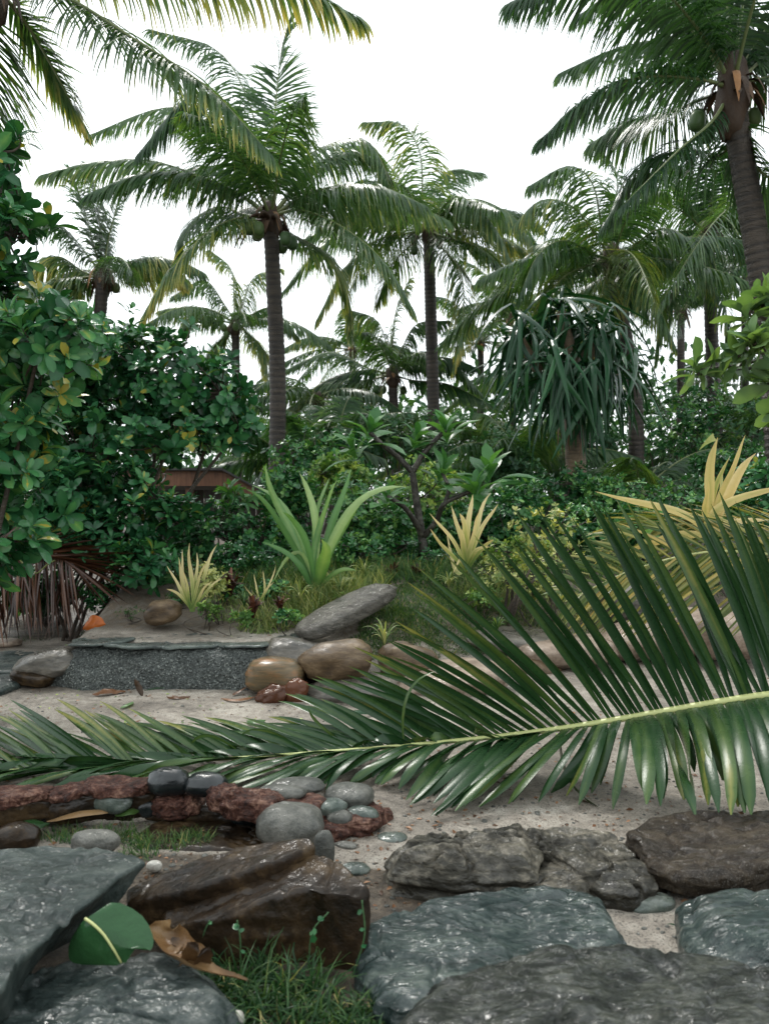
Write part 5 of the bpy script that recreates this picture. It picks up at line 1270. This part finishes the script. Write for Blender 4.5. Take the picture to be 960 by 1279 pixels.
# ------------------------------------------------------------------ grass
def grass(label, spots, mat, seed, w=.006, bend=.5, name='grass'):
    """spots: (px, py, d or None, rx m, ry m, n, height)"""
    rg = np.random.default_rng(seed); mb = MB()
    P0, D0, LN = [], [], []
    for (px, py, d, rx, ry, n, h) in spots:
        c = onground(px, py) if d is None else P(px, py, d)
        a = rg.uniform(0, 6.28, n); q = np.sqrt(rg.random(n))
        x = c[0] + rx * q * np.cos(a); y = c[1] + ry * q * np.sin(a)
        P0.append(np.stack([x, y, H(x, y) - .005], 1)); LN.append(h * rg.uniform(.5, 1.15, n))
    p = np.vstack(P0); L = np.concatenate(LN); n = len(p)
    clump = np.stack([fbm(p * 7, 2, seed), fbm(p * 7, 2, seed + 1), 0 * p[:, 0]], 1) * 1.1
    d = nrm(np.array((0, 0, 1.0)) + clump + rg.normal(0, .45, (n, 3)) * [1, 1, .2])
    az = rg.uniform(0, 6.28, n); S = np.stack([np.cos(az), np.sin(az), 0 * az], 1)
    rows = []; K = 4; wk = [1, .9, .65, .35, .05]; b = nrm(rg.normal(size=(n, 3)) * [1, 1, .1])
    for k in range(K + 1):
        rows.append(np.stack([p - S * w / 2 * wk[k], p + S * w / 2 * wk[k]], 1))
        d = nrm(d + (b * .35 - np.array((0, 0, .35))) * bend * rg.uniform(.2, 1.5, (n, 1)))
        p = p + d * (L / K)[:, None]
    V = np.stack(rows, 1); st = 2 * (K + 1)
    i0 = np.arange(n)[:, None] * st + np.arange(K)[None] * 2
    Q = np.stack([i0, i0 + 1, i0 + 3, i0 + 2], -1).reshape(-1, 4)
    va = np.clip(rg.normal(.48, .25, n)[:, None] + np.linspace(-.15, .12, K + 1)[None], 0, 1)
    mb.add(V.reshape(-1, 3), Q, None, np.repeat(va, 2, axis=1).ravel())
    tag(mb.build(name, M[mat]), label, 'grass', kind='stuff')
grass('lush green grass growing in front of the wedge stone', [(335, 1245, None, .16, .10, 380, .15), (300, 1222, None, .10, .07, 150, .12), (440, 1275, None, .16, .05, 220, .09), (330, 1280, None, .22, .10, 260, .12), (470, 1275, None, .10, .08, 160, .08)], 'shadedgrass', 1, .008, 1.0)
grass('fine grass between the red rim and the grey flagstone', [(130, 1048, None, .22, .06, 420, .075), (215, 1056, None, .16, .06, 420, .07), (60, 1046, None, .2, .05, 200, .05), (175, 1068, None, .07, .07, 120, .07), (245, 1052, None, .06, .05, 90, .06)], 'grass', 2, .004)
grass('pale long grass round the lily on the bank', [(400, 738, 6.8, .38, .28, 1300, .2), (350, 752, 6.5, .3, .22, 800, .17), (440, 728, 7.0, .3, .25, 900, .2), (330, 765, 6.3, .2, .15, 300, .12), (300, 750, 6.6, .2, .2, 200, .14)], 'palegrass', 3, .010)
grass('thick dark grass behind the lily and the red plants', [(430, 722, 7.3, .9, .3, 2200, .2), (320, 735, 7.1, .5, .3, 1000, .16), (560, 722, 7.4, .5, .3, 1100, .2), (250, 745, 6.9, .3, .2, 300, .12)], 'grass', 8, .009)
grass('short mossy turf on the bank behind the leaning stone', [(540, 755, 6.7, .5, .4, 9000, .05), (500, 775, 6.35, .32, .28, 5000, .045), (620, 765, 6.9, .5, .35, 6000, .055), (460, 790, 6.15, .15, .15, 1200, .04)], 'grass', 4, .006)
grass('tangled weeds under the upright leaflets', [(660, 745, 7.2, .6, .35, 900, .16), (760, 740, 7.3, .6, .4, 800, .18), (600, 735, 7.2, .3, .3, 400, .14), (860, 740, 7.2, .6, .4, 600, .2)], 'palegrass', 5, .008)
grass('dark undergrowth along the back of the bank', [(200, 735, 7.4, .7, .3, 700, .16), (480, 715, 7.8, .8, .3, 900, .2), (640, 700, 8.2, .8, .4, 900, .22), (830, 700, 8.2, 1.0, .4, 900, .25), (330, 715, 7.8, .6, .3, 600, .18)], 'grass', 6, .01)
grass('sparse green blades growing beside the flagstone path', [(15, 800, None, .3, .1, 120, .05), (90, 845, None, .12, .05, 60, .03), (110, 855, None, .1, .03, 40, .03)], 'grass', 7, .005)
# creeping round-leaved vine on the wedge stone
def creeper():
    rg = np.random.default_rng(5); root = thing('creeper', 'round-leaved creeper climbing out of the grass over the wedge stone', 'plant')
    me = MB().add(*ROUND).mesh('leaf')
    stems = [((300, 1215), (300, 1175), (296, 1150)), ((385, 1210), (390, 1165), (410, 1140)), ((440, 1220), (455, 1170), (452, 1125)), ((250, 1190), (255, 1165), (262, 1150))]
    b = Z(340, 1225, 0.0)
    for s in stems:
        p = [Z(s[0][0], s[0][1], .02)] ; dd = p[0][1] - .02
        p += [P(q[0], q[1], dd) for q in s[1:]]
        c = catmull(p, 16); mb = MB(); tube(mb, c, .0022, 5); mb.build('stem', M['lightbig'], root)
        for i in sorted(rg.choice(np.arange(5, 16), int(rg.integers(2, 5)), replace=False)):
            dv = nrm(rg.normal(size=3) + [0, -.5, .2]); fr = frames(dv[None], nrm(np.array([[0, -.7, .7]])))[0]
            m4 = Matrix.Identity(4); sc = rg.uniform(.014, .032)
            for r_ in range(3):
                for c_ in range(3): m4[r_][c_] = fr[r_][c_] * sc
                m4[r_][3] = c[i][r_]
            link('leaf', me, M['big_o'], root).matrix_local = m4
    rebase(root, b)
creeper()

# ------------------------------------------------------------------ small things lying about
def leaf_sheet(label, name, pts, wid, mat, wdir, var=.5, fold=.1, cat='leaf', k=14, ruffle=0.0, seed=0, prof=None, midrib=None):
    rg = np.random.default_rng(seed)
    c = resample(catmull(pts, 40), k)
    t = np.linspace(0, 1, k)
    w = wid * (np.interp(t, [0, .15, .45, .8, 1], [.1, .65, 1, .7, .05]) if prof is None else np.interp(t, prof[0], prof[1]))
    T = nrm(np.gradient(c, axis=0)); W = nrm(np.asarray(wdir) - T * (np.asarray(wdir) * T).sum(1, keepdims=True)); Nn = np.cross(W, T)
    Nn = Nn * np.sign((Nn * [0, -.6, .8]).sum(1, keepdims=True) + 1e-9)
    cols = 9; u = np.linspace(-1, 1, cols)
    V = c[:, None] + W[:, None] * (u[None] * w[:, None] / 2)[..., None] + Nn[:, None] * ((-fold * wid * np.abs(u) ** 1.7)[None, :, None])
    if ruffle: V = V + Nn[:, None] * (ruffle * fbm(V.reshape(-1, 3) * 24, 2, seed).reshape(k, cols))[..., None]
    i = np.arange(k - 1)[:, None] * cols; j = np.arange(cols - 1)[None]
    mb = MB().add(V, np.stack([i + j, i + j + 1, i + cols + j + 1, i + cols + j], -1).reshape(-1, 4), None, var)
    o = mb.build(name, M[mat]); tag(o, label, cat)
    if midrib:
        m2 = MB(); tube(m2, c + Nn * midrib * .6, midrib * np.linspace(1, .4, k), 6, .8); m2.build('midrib', M['fallen_rachis'], o)
    return o
M['wetleaf'] = leafmat('big_wet_leaf', [(0, (0.012, 0.044, 0.016)), (1, (0.028, 0.082, 0.030))], .2, .08, bscale=18, bst=.7, rvar=.25)
def big_leaf():
    root = thing('green_leaf', 'large glossy green leaf with pale midrib folded over the flagstone edge', 'leaf')
    mid = catmull([P(107, 1148, 2.145), P(118, 1156, 2.125), P(130, 1168, 2.115), (P(142, 1186, 2.11)), P(152, 1203, 2.12)], 16)
    right = catmull([P(120, 1140, 2.16), P(146, 1126, 2.19), P(180, 1143, 2.20), P(194, 1170, 2.17), P(190, 1186, 2.14), P(175, 1180, 2.13), P(158, 1203, 2.12)], 16)
    left = catmull([P(100, 1156, 2.16), P(93, 1170, 2.17), P(89, 1186, 2.17), P(96, 1202, 2.16), P(146, 1206, 2.12)], 16)
    for edge in (right, left):
        u = np.linspace(0, 1, 12)[None, :, None]
        V = mid[:, None] * (1 - u) + edge[:, None] * u
        V = V + np.array((0, -.022, .008)) * np.sin(u * np.pi * .62) * np.sin(np.linspace(.35, 2.8, 16))[:, None, None]
        V = V + .004 * fbm(V.reshape(-1, 3) * 22, 2, 4).reshape(16, 12, 1) * np.array((0, -1, .5))
        i = np.arange(15)[:, None] * 12; j = np.arange(11)[None]
        MB().add(V, np.stack([i + j, i + j + 1, i + 13 + j, i + 12 + j], -1).reshape(-1, 4), None, .5).build('blade', M['wetleaf'], root)
    mb = MB(); tube(mb, mid + (0, -.003, .002), np.linspace(.0042, .003, 16), 7, .7); mb.build('midrib', M['fallen_rachis'], root)
    rebase(root, Z(140, 1205, .085))
big_leaf()
sp = thing('dry_spathe', 'curled brown dry palm spathe lying on the low slab', 'spathe')
def spathe():
    c = catmull([Z(204, 1150, .16), Z(205, 1172, .125), Z(232, 1200, .115), Z(262, 1214, .10), Z(310, 1226, .06)], 34)
    t = np.linspace(0, 1, 34); w = .075 * np.interp(t, [0, .12, .35, .6, .8, 1], [.45, .8, 1, .85, .35, .12])
    T = nrm(np.gradient(c, axis=0)); W = nrm(np.cross(T, (0, 0, 1.0))); Nn = np.cross(W, T)
    Nn = Nn * np.sign(Nn[:, 2:3] + 1e-6)
    u = np.linspace(-1, 1, 11); a = u * 1.35
    jag = 1 + .35 * fbm(np.stack([t * 9, 0 * t, 0 * t], 1), 3, 5)
    V = c[:, None] + W[:, None] * (np.sin(a)[None] * w[:, None] * .6)[..., None] + Nn[:, None] * (((1 - np.cos(a)) * .55)[None] * (w * jag)[:, None])[..., None]
    V = V + .006 * fbm(V.reshape(-1, 3) * 30, 3, 2).reshape(34, 11)[..., None] * Nn[:, None]
    i = np.arange(33)[:, None] * 11; j = np.arange(10)[None]
    mb = MB().add(V, np.stack([i + j, i + j + 1, i + 12 + j, i + 11 + j], -1).reshape(-1, 4), None, np.clip(np.repeat(.55 + .35 * fbm(c * 12, 2, 3), 11), 0, 1))
    mb.build('husk', M['spathe'], sp)
    for (a, b, c_, w_, v_) in [((236, 1206, .11), (238, 1190, .15), (246, 1178, .17), .05, .55), ((250, 1210, .10), (256, 1194, .14), (252, 1186, .155), .045, .4), ((212, 1190, .12), (222, 1180, .13), (214, 1172, .14), .03, .7)]:
        mb = strap(MB(), catmull([Z(*a), Z(*b), Z(*c_)], 9), w_ * np.array([1, .9, 1.05, .8, .95, .7, .8, .5, .2]), (1, .25, .1), .25, np.linspace(v_, v_ * .4, 9))
        mb.build('torn_flap', M['spathe'], sp)
    rebase(sp, Z(232, 1205, .085))
spathe()
leaf_sheet('dark green oval leaf stuck upright in sand before the rounded stone', 'green_leaf', [Z(860, 1182, .0), P(845, 1166, 2.5), P(822, 1160, 2.52)], .06, 'wetleaf', (.3, .4, .9), .1, .1, seed=3)
hk = thing('coconut_husk', 'broken wet brown coconut husk by the rust-banded boulder', 'coconut husk')
mb = MB(); ellipsoid(mb, P(369, 866, 5.35), .075, .07, .095, 31, amp=.35, var=.7, roll=.2); mb.build('husk_half', M['husk'], hk)
mb = MB(); ellipsoid(mb, P(338, 869, 5.33), .10, .07, .058, 37, amp=.4, var=.4, roll=-.35); mb.build('husk_half', M['husk'], hk)
rebase(hk, Z(352, 884, 0))
leaf_sheet('curled orange-brown dead leaf on the sand before the wall', 'dead_leaf', [Z(115, 866, .02), Z(135, 862, .035), Z(157, 863, .015)], .07, 'deadleaf', (0, 1, .2), .5, .15, ruffle=.02, seed=1)
leaf_sheet('small upright brown leaf standing in the sand', 'dead_leaf', [Z(178, 870, .0), P(174, 860, 5.45), P(168, 848, 5.45)], .04, 'spathe', (1, .3, 0), .3, .1, seed=2)
leaf_sheet('long narrow dark green leaf lying along the foot of the wall', 'green_leaf', [Z(180, 862, .01), Z(215, 856, .025), Z(260, 856, .02), Z(308, 852, .015)], .045, 'fallen', (0, 1, .3), .2, .1, seed=4)
leaf_sheet('narrow orange-brown leaf on sand near the coconut husk', 'dead_leaf', [Z(276, 872, .01), Z(295, 874, .012), Z(320, 870, .01)], .035, 'deadleaf', (0, 1, .2), .7, .1, seed=5)
leaf_sheet('bent brown leaf beside the narrow orange-brown leaf', 'dead_leaf', [Z(290, 868, .01), P(300, 862, 5.5), P(308, 858, 5.5)], .035, 'deadleaf', (0, 1, .2), .4, .1, seed=6)
leaf_sheet('small red-brown leaf on sand right of the upright brown leaf', 'dead_leaf', [Z(208, 870, .01), Z(222, 871, .02), Z(238, 870, .01)], .04, 'deadleaf', (0, 1, .2), .3, .1, ruffle=.01, seed=7)
leaf_sheet('pale green leaf on sand below the orange-brown dead leaf', 'green_leaf', [Z(150, 884, .01), Z(158, 880, .02), Z(166, 876, .01)], .05, 'lightbig', (1, .2, .1), .6, .1, seed=8)
leaf_sheet('pale green leaf on sand below the coconut husk', 'green_leaf', [Z(308, 900, .01), Z(320, 901, .02), Z(332, 899, .01)], .045, 'lightbig', (0, 1, .1), .3, .1, seed=9)
leaf_sheet('bright orange dead leaf at the left end of the slate capping', 'dead_leaf', [P(104, 786, 6.0), P(116, 776, 5.98), P(132, 780, 6.0)], .10, 'orange', (0, .3, 1), .5, .12, ruffle=.02, seed=10)
leaf_sheet('glossy dark green leaf on sand by the frond tips', 'green_leaf', [Z(425, 893, .01), Z(446, 888, .03), Z(468, 890, .015)], .06, 'wetleaf', (0, 1, .2), .1, .15, seed=11)
leaf_sheet('brown dead leaf under the lower leaflets of the green frond', 'dead_leaf', [Z(520, 975, .015), Z(532, 972, .03), Z(545, 970, .015)], .05, 'deadleaf', (0, 1, .2), .4, .15, seed=12)
leaf_sheet('yellow-brown strip of dead palm leaf in the hollow', 'dead_leaf', [Z(58, 1026, .05), Z(100, 1016, .08), Z(148, 1012, .07)], .035, 'spathe', (0, 1, .4), .7, .1, seed=13)
leaf_sheet('broad green leaf blade lying in the hollow by the flagstone', 'green_leaf', [Z(4, 1036, .05), Z(30, 1030, .07), Z(62, 1028, .05)], .06, 'fallen', (0, 1, .3), .5, .1, seed=14)
leaf_sheet('short green leaf tip beneath the black cobbles', 'green_leaf', [Z(142, 1018, .05), Z(160, 1014, .07), Z(176, 1012, .06)], .035, 'fallen', (0, 1, .4), .7, .1, seed=15)

def litter():
    rg = np.random.default_rng(3)
    n = 2200
    px = rg.uniform(-40, 1000, n); py = rg.uniform(842, 1130, n)
    pts = np.array([Z(a, b, 0) for a, b in zip(px, py)])
    pts[:, 2] = H(pts[:, 0], pts[:, 1]) + .003
    d = nrm(rg.normal(size=(n, 3)) * [1, 1, .15]); nn = nrm(rg.normal(size=(n, 3)) * .3 + [0, 0, 1])
    mb = MB(); stamp(mb, TINY, pts, frames(d, nn), rg.uniform(.008, .035, n), rg.random(n))
    tag(mb.build('leaf_litter', M['deadleaf']), 'tiny scraps of dead leaf scattered on the sand', 'leaf litter', kind='stuff')
    n = 420; px = rg.uniform(-40, 700, n); py = rg.uniform(845, 940, n)
    pts = np.array([Z(a, b, 0) for a, b in zip(px, py)]); pts[:, 2] = H(pts[:, 0], pts[:, 1]) + .004
    d = nrm(rg.normal(size=(n, 3)) * [1, 1, .15]); nn = nrm(rg.normal(size=(n, 3)) * .3 + [0, 0, 1])
    mb = MB(); stamp(mb, TINY, pts, frames(d, nn), rg.uniform(.01, .03, n), rg.random(n))
    tag(mb.build('leaf_scraps', M['lime']), 'tiny scraps of green leaf scattered on the sand', 'leaf litter', kind='stuff')
    mb = MB(); n = 1300
    V, Q = leaf_template(k=3)
    px = rg.uniform(-40, 1000, n); py = rg.uniform(845, 1180, n)
    for a, b in zip(px, py):
        p = Z(a, b, 0); p[2] = hz(p[0], p[1]); s = rg.uniform(.003, .011) * (1.6 if rg.random() < .08 else 1)
        ellipsoid(mb, p, s, s * .8, s * .55, int(rg.integers(99)), yaw=rg.uniform(0, 6), nu=6, nv=5, amp=.2)
    tag(mb.build('gravel', M['cobble']), 'small grey pebbles strewn over the sand', 'gravel', kind='stuff')
litter()

# ------------------------------------------------------------------ hut behind the shrubs
def box(x0, x1, y0, y1, z0, z1):
    V = np.array([(x, y, z) for x in (x0, x1) for y in (y0, y1) for z in (z0, z1)], float)
    Q = [(0, 1, 3, 2), (4, 6, 7, 5), (0, 4, 5, 1), (2, 3, 7, 6), (0, 2, 6, 4), (1, 5, 7, 3)]
    return V, Q
def hut():
    d = 11.0; b = gbase(270, d)
    root = thing('hut', 'small red-brown wooden hut half hidden in the shrubs', 'hut')
    x0, x1 = (150 - CX) / F * d, (372 - CX) / F * d
    ez = P(270, 607, d)[2]; zb = b[2] - .1
    xr = (278 - CX) / F * d; rz = P(278, 586, d)[2]
    for k in range(9):                                        # wall planks
        a = x0 + .12 + (x1 - x0 - .24) * k / 9; w = (x1 - x0 - .24) / 9 - .012
        V, Q = box(a, a + w, d + .25 + .006 * (k % 2), d + .29, zb, ez - .05); MB().add(V, Q).build('wall_plank', M['darkwood'], root, smooth=False)
    for px in (235, 330, 172):
        xx = (px - CX) / F * d; V, Q = box(xx - .05, xx + .05, d + .06, d + .16, zb, ez - .02); MB().add(V, Q).build('post', M['wood'], root, smooth=False)
    zt = P(250, 588, d)[2]
    V, Q = box(x0 - .1, xr, d - .02, d + .02, ez, zt); MB().add(V, Q).build('fascia', M['wood'], root, smooth=False)
    # right-hand slope: verge board and roof sheet
    xe, zE = (372 - CX) / F * d, P(372, 655, d)[2]
    V = np.array([(xr, d - .025, zt), (xe, d - .025, zE + .17), (xe, d - .025, zE), (xr, d - .025, ez), (xr, d + .02, zt), (xe, d + .02, zE + .17), (xe, d + .02, zE), (xr, d + .02, ez)])
    Qb = [(0, 1, 2, 3), (4, 7, 6, 5), (0, 4, 5, 1), (3, 2, 6, 7), (1, 5, 6, 2), (0, 3, 7, 4)]
    MB().add(V, Qb).build('verge_board', M['wood'], root, smooth=False)
    r1 = np.array([(x0 - .15, d - .1, zt + .004), (xr + .01, d - .1, zt + .004), (xr + .01, d + 2.5, zt - .3), (x0 - .15, d + 2.5, zt - .3)]); V = np.vstack([r1, r1 + (0, 0, .03)])
    Qr = [(0, 3, 2, 1), (4, 5, 6, 7), (0, 1, 5, 4), (1, 2, 6, 5), (2, 3, 7, 6), (3, 0, 4, 7)]
    rf = MB().add(V, Qr).build('roof', M['roofing'], root, smooth=False)
    r2 = np.array([(xr + .012, d - .1, zt + .006), (xe + .1, d - .1, zE + .12), (xe + .1, d + 2.5, zE - .2), (xr + .012, d + 2.5, zt - .3)]); V = np.vstack([r2, r2 + (0, 0, .03)])
    MB().add(V, Qr).build('roof_slope', M['roofing'], root, smooth=False)
    for k in range(6):                                        # louvre window
        z = P(170, 690 - k * 6, d)[2]; V, Q = box((158 - CX) / F * d, (186 - CX) / F * d, d + .2, d + .235, z, z + .045)
        MB().add(V, Q).build('louvre', M['greywood'], root, smooth=False)
    V, Q = box((196 - CX) / F * d, (226 - CX) / F * d, d + .19, d + .24, zb, P(210, 640, d)[2]); MB().add(V, Q).build('door', M['wood'], root, smooth=False)
    rebase(root, b)
hut()
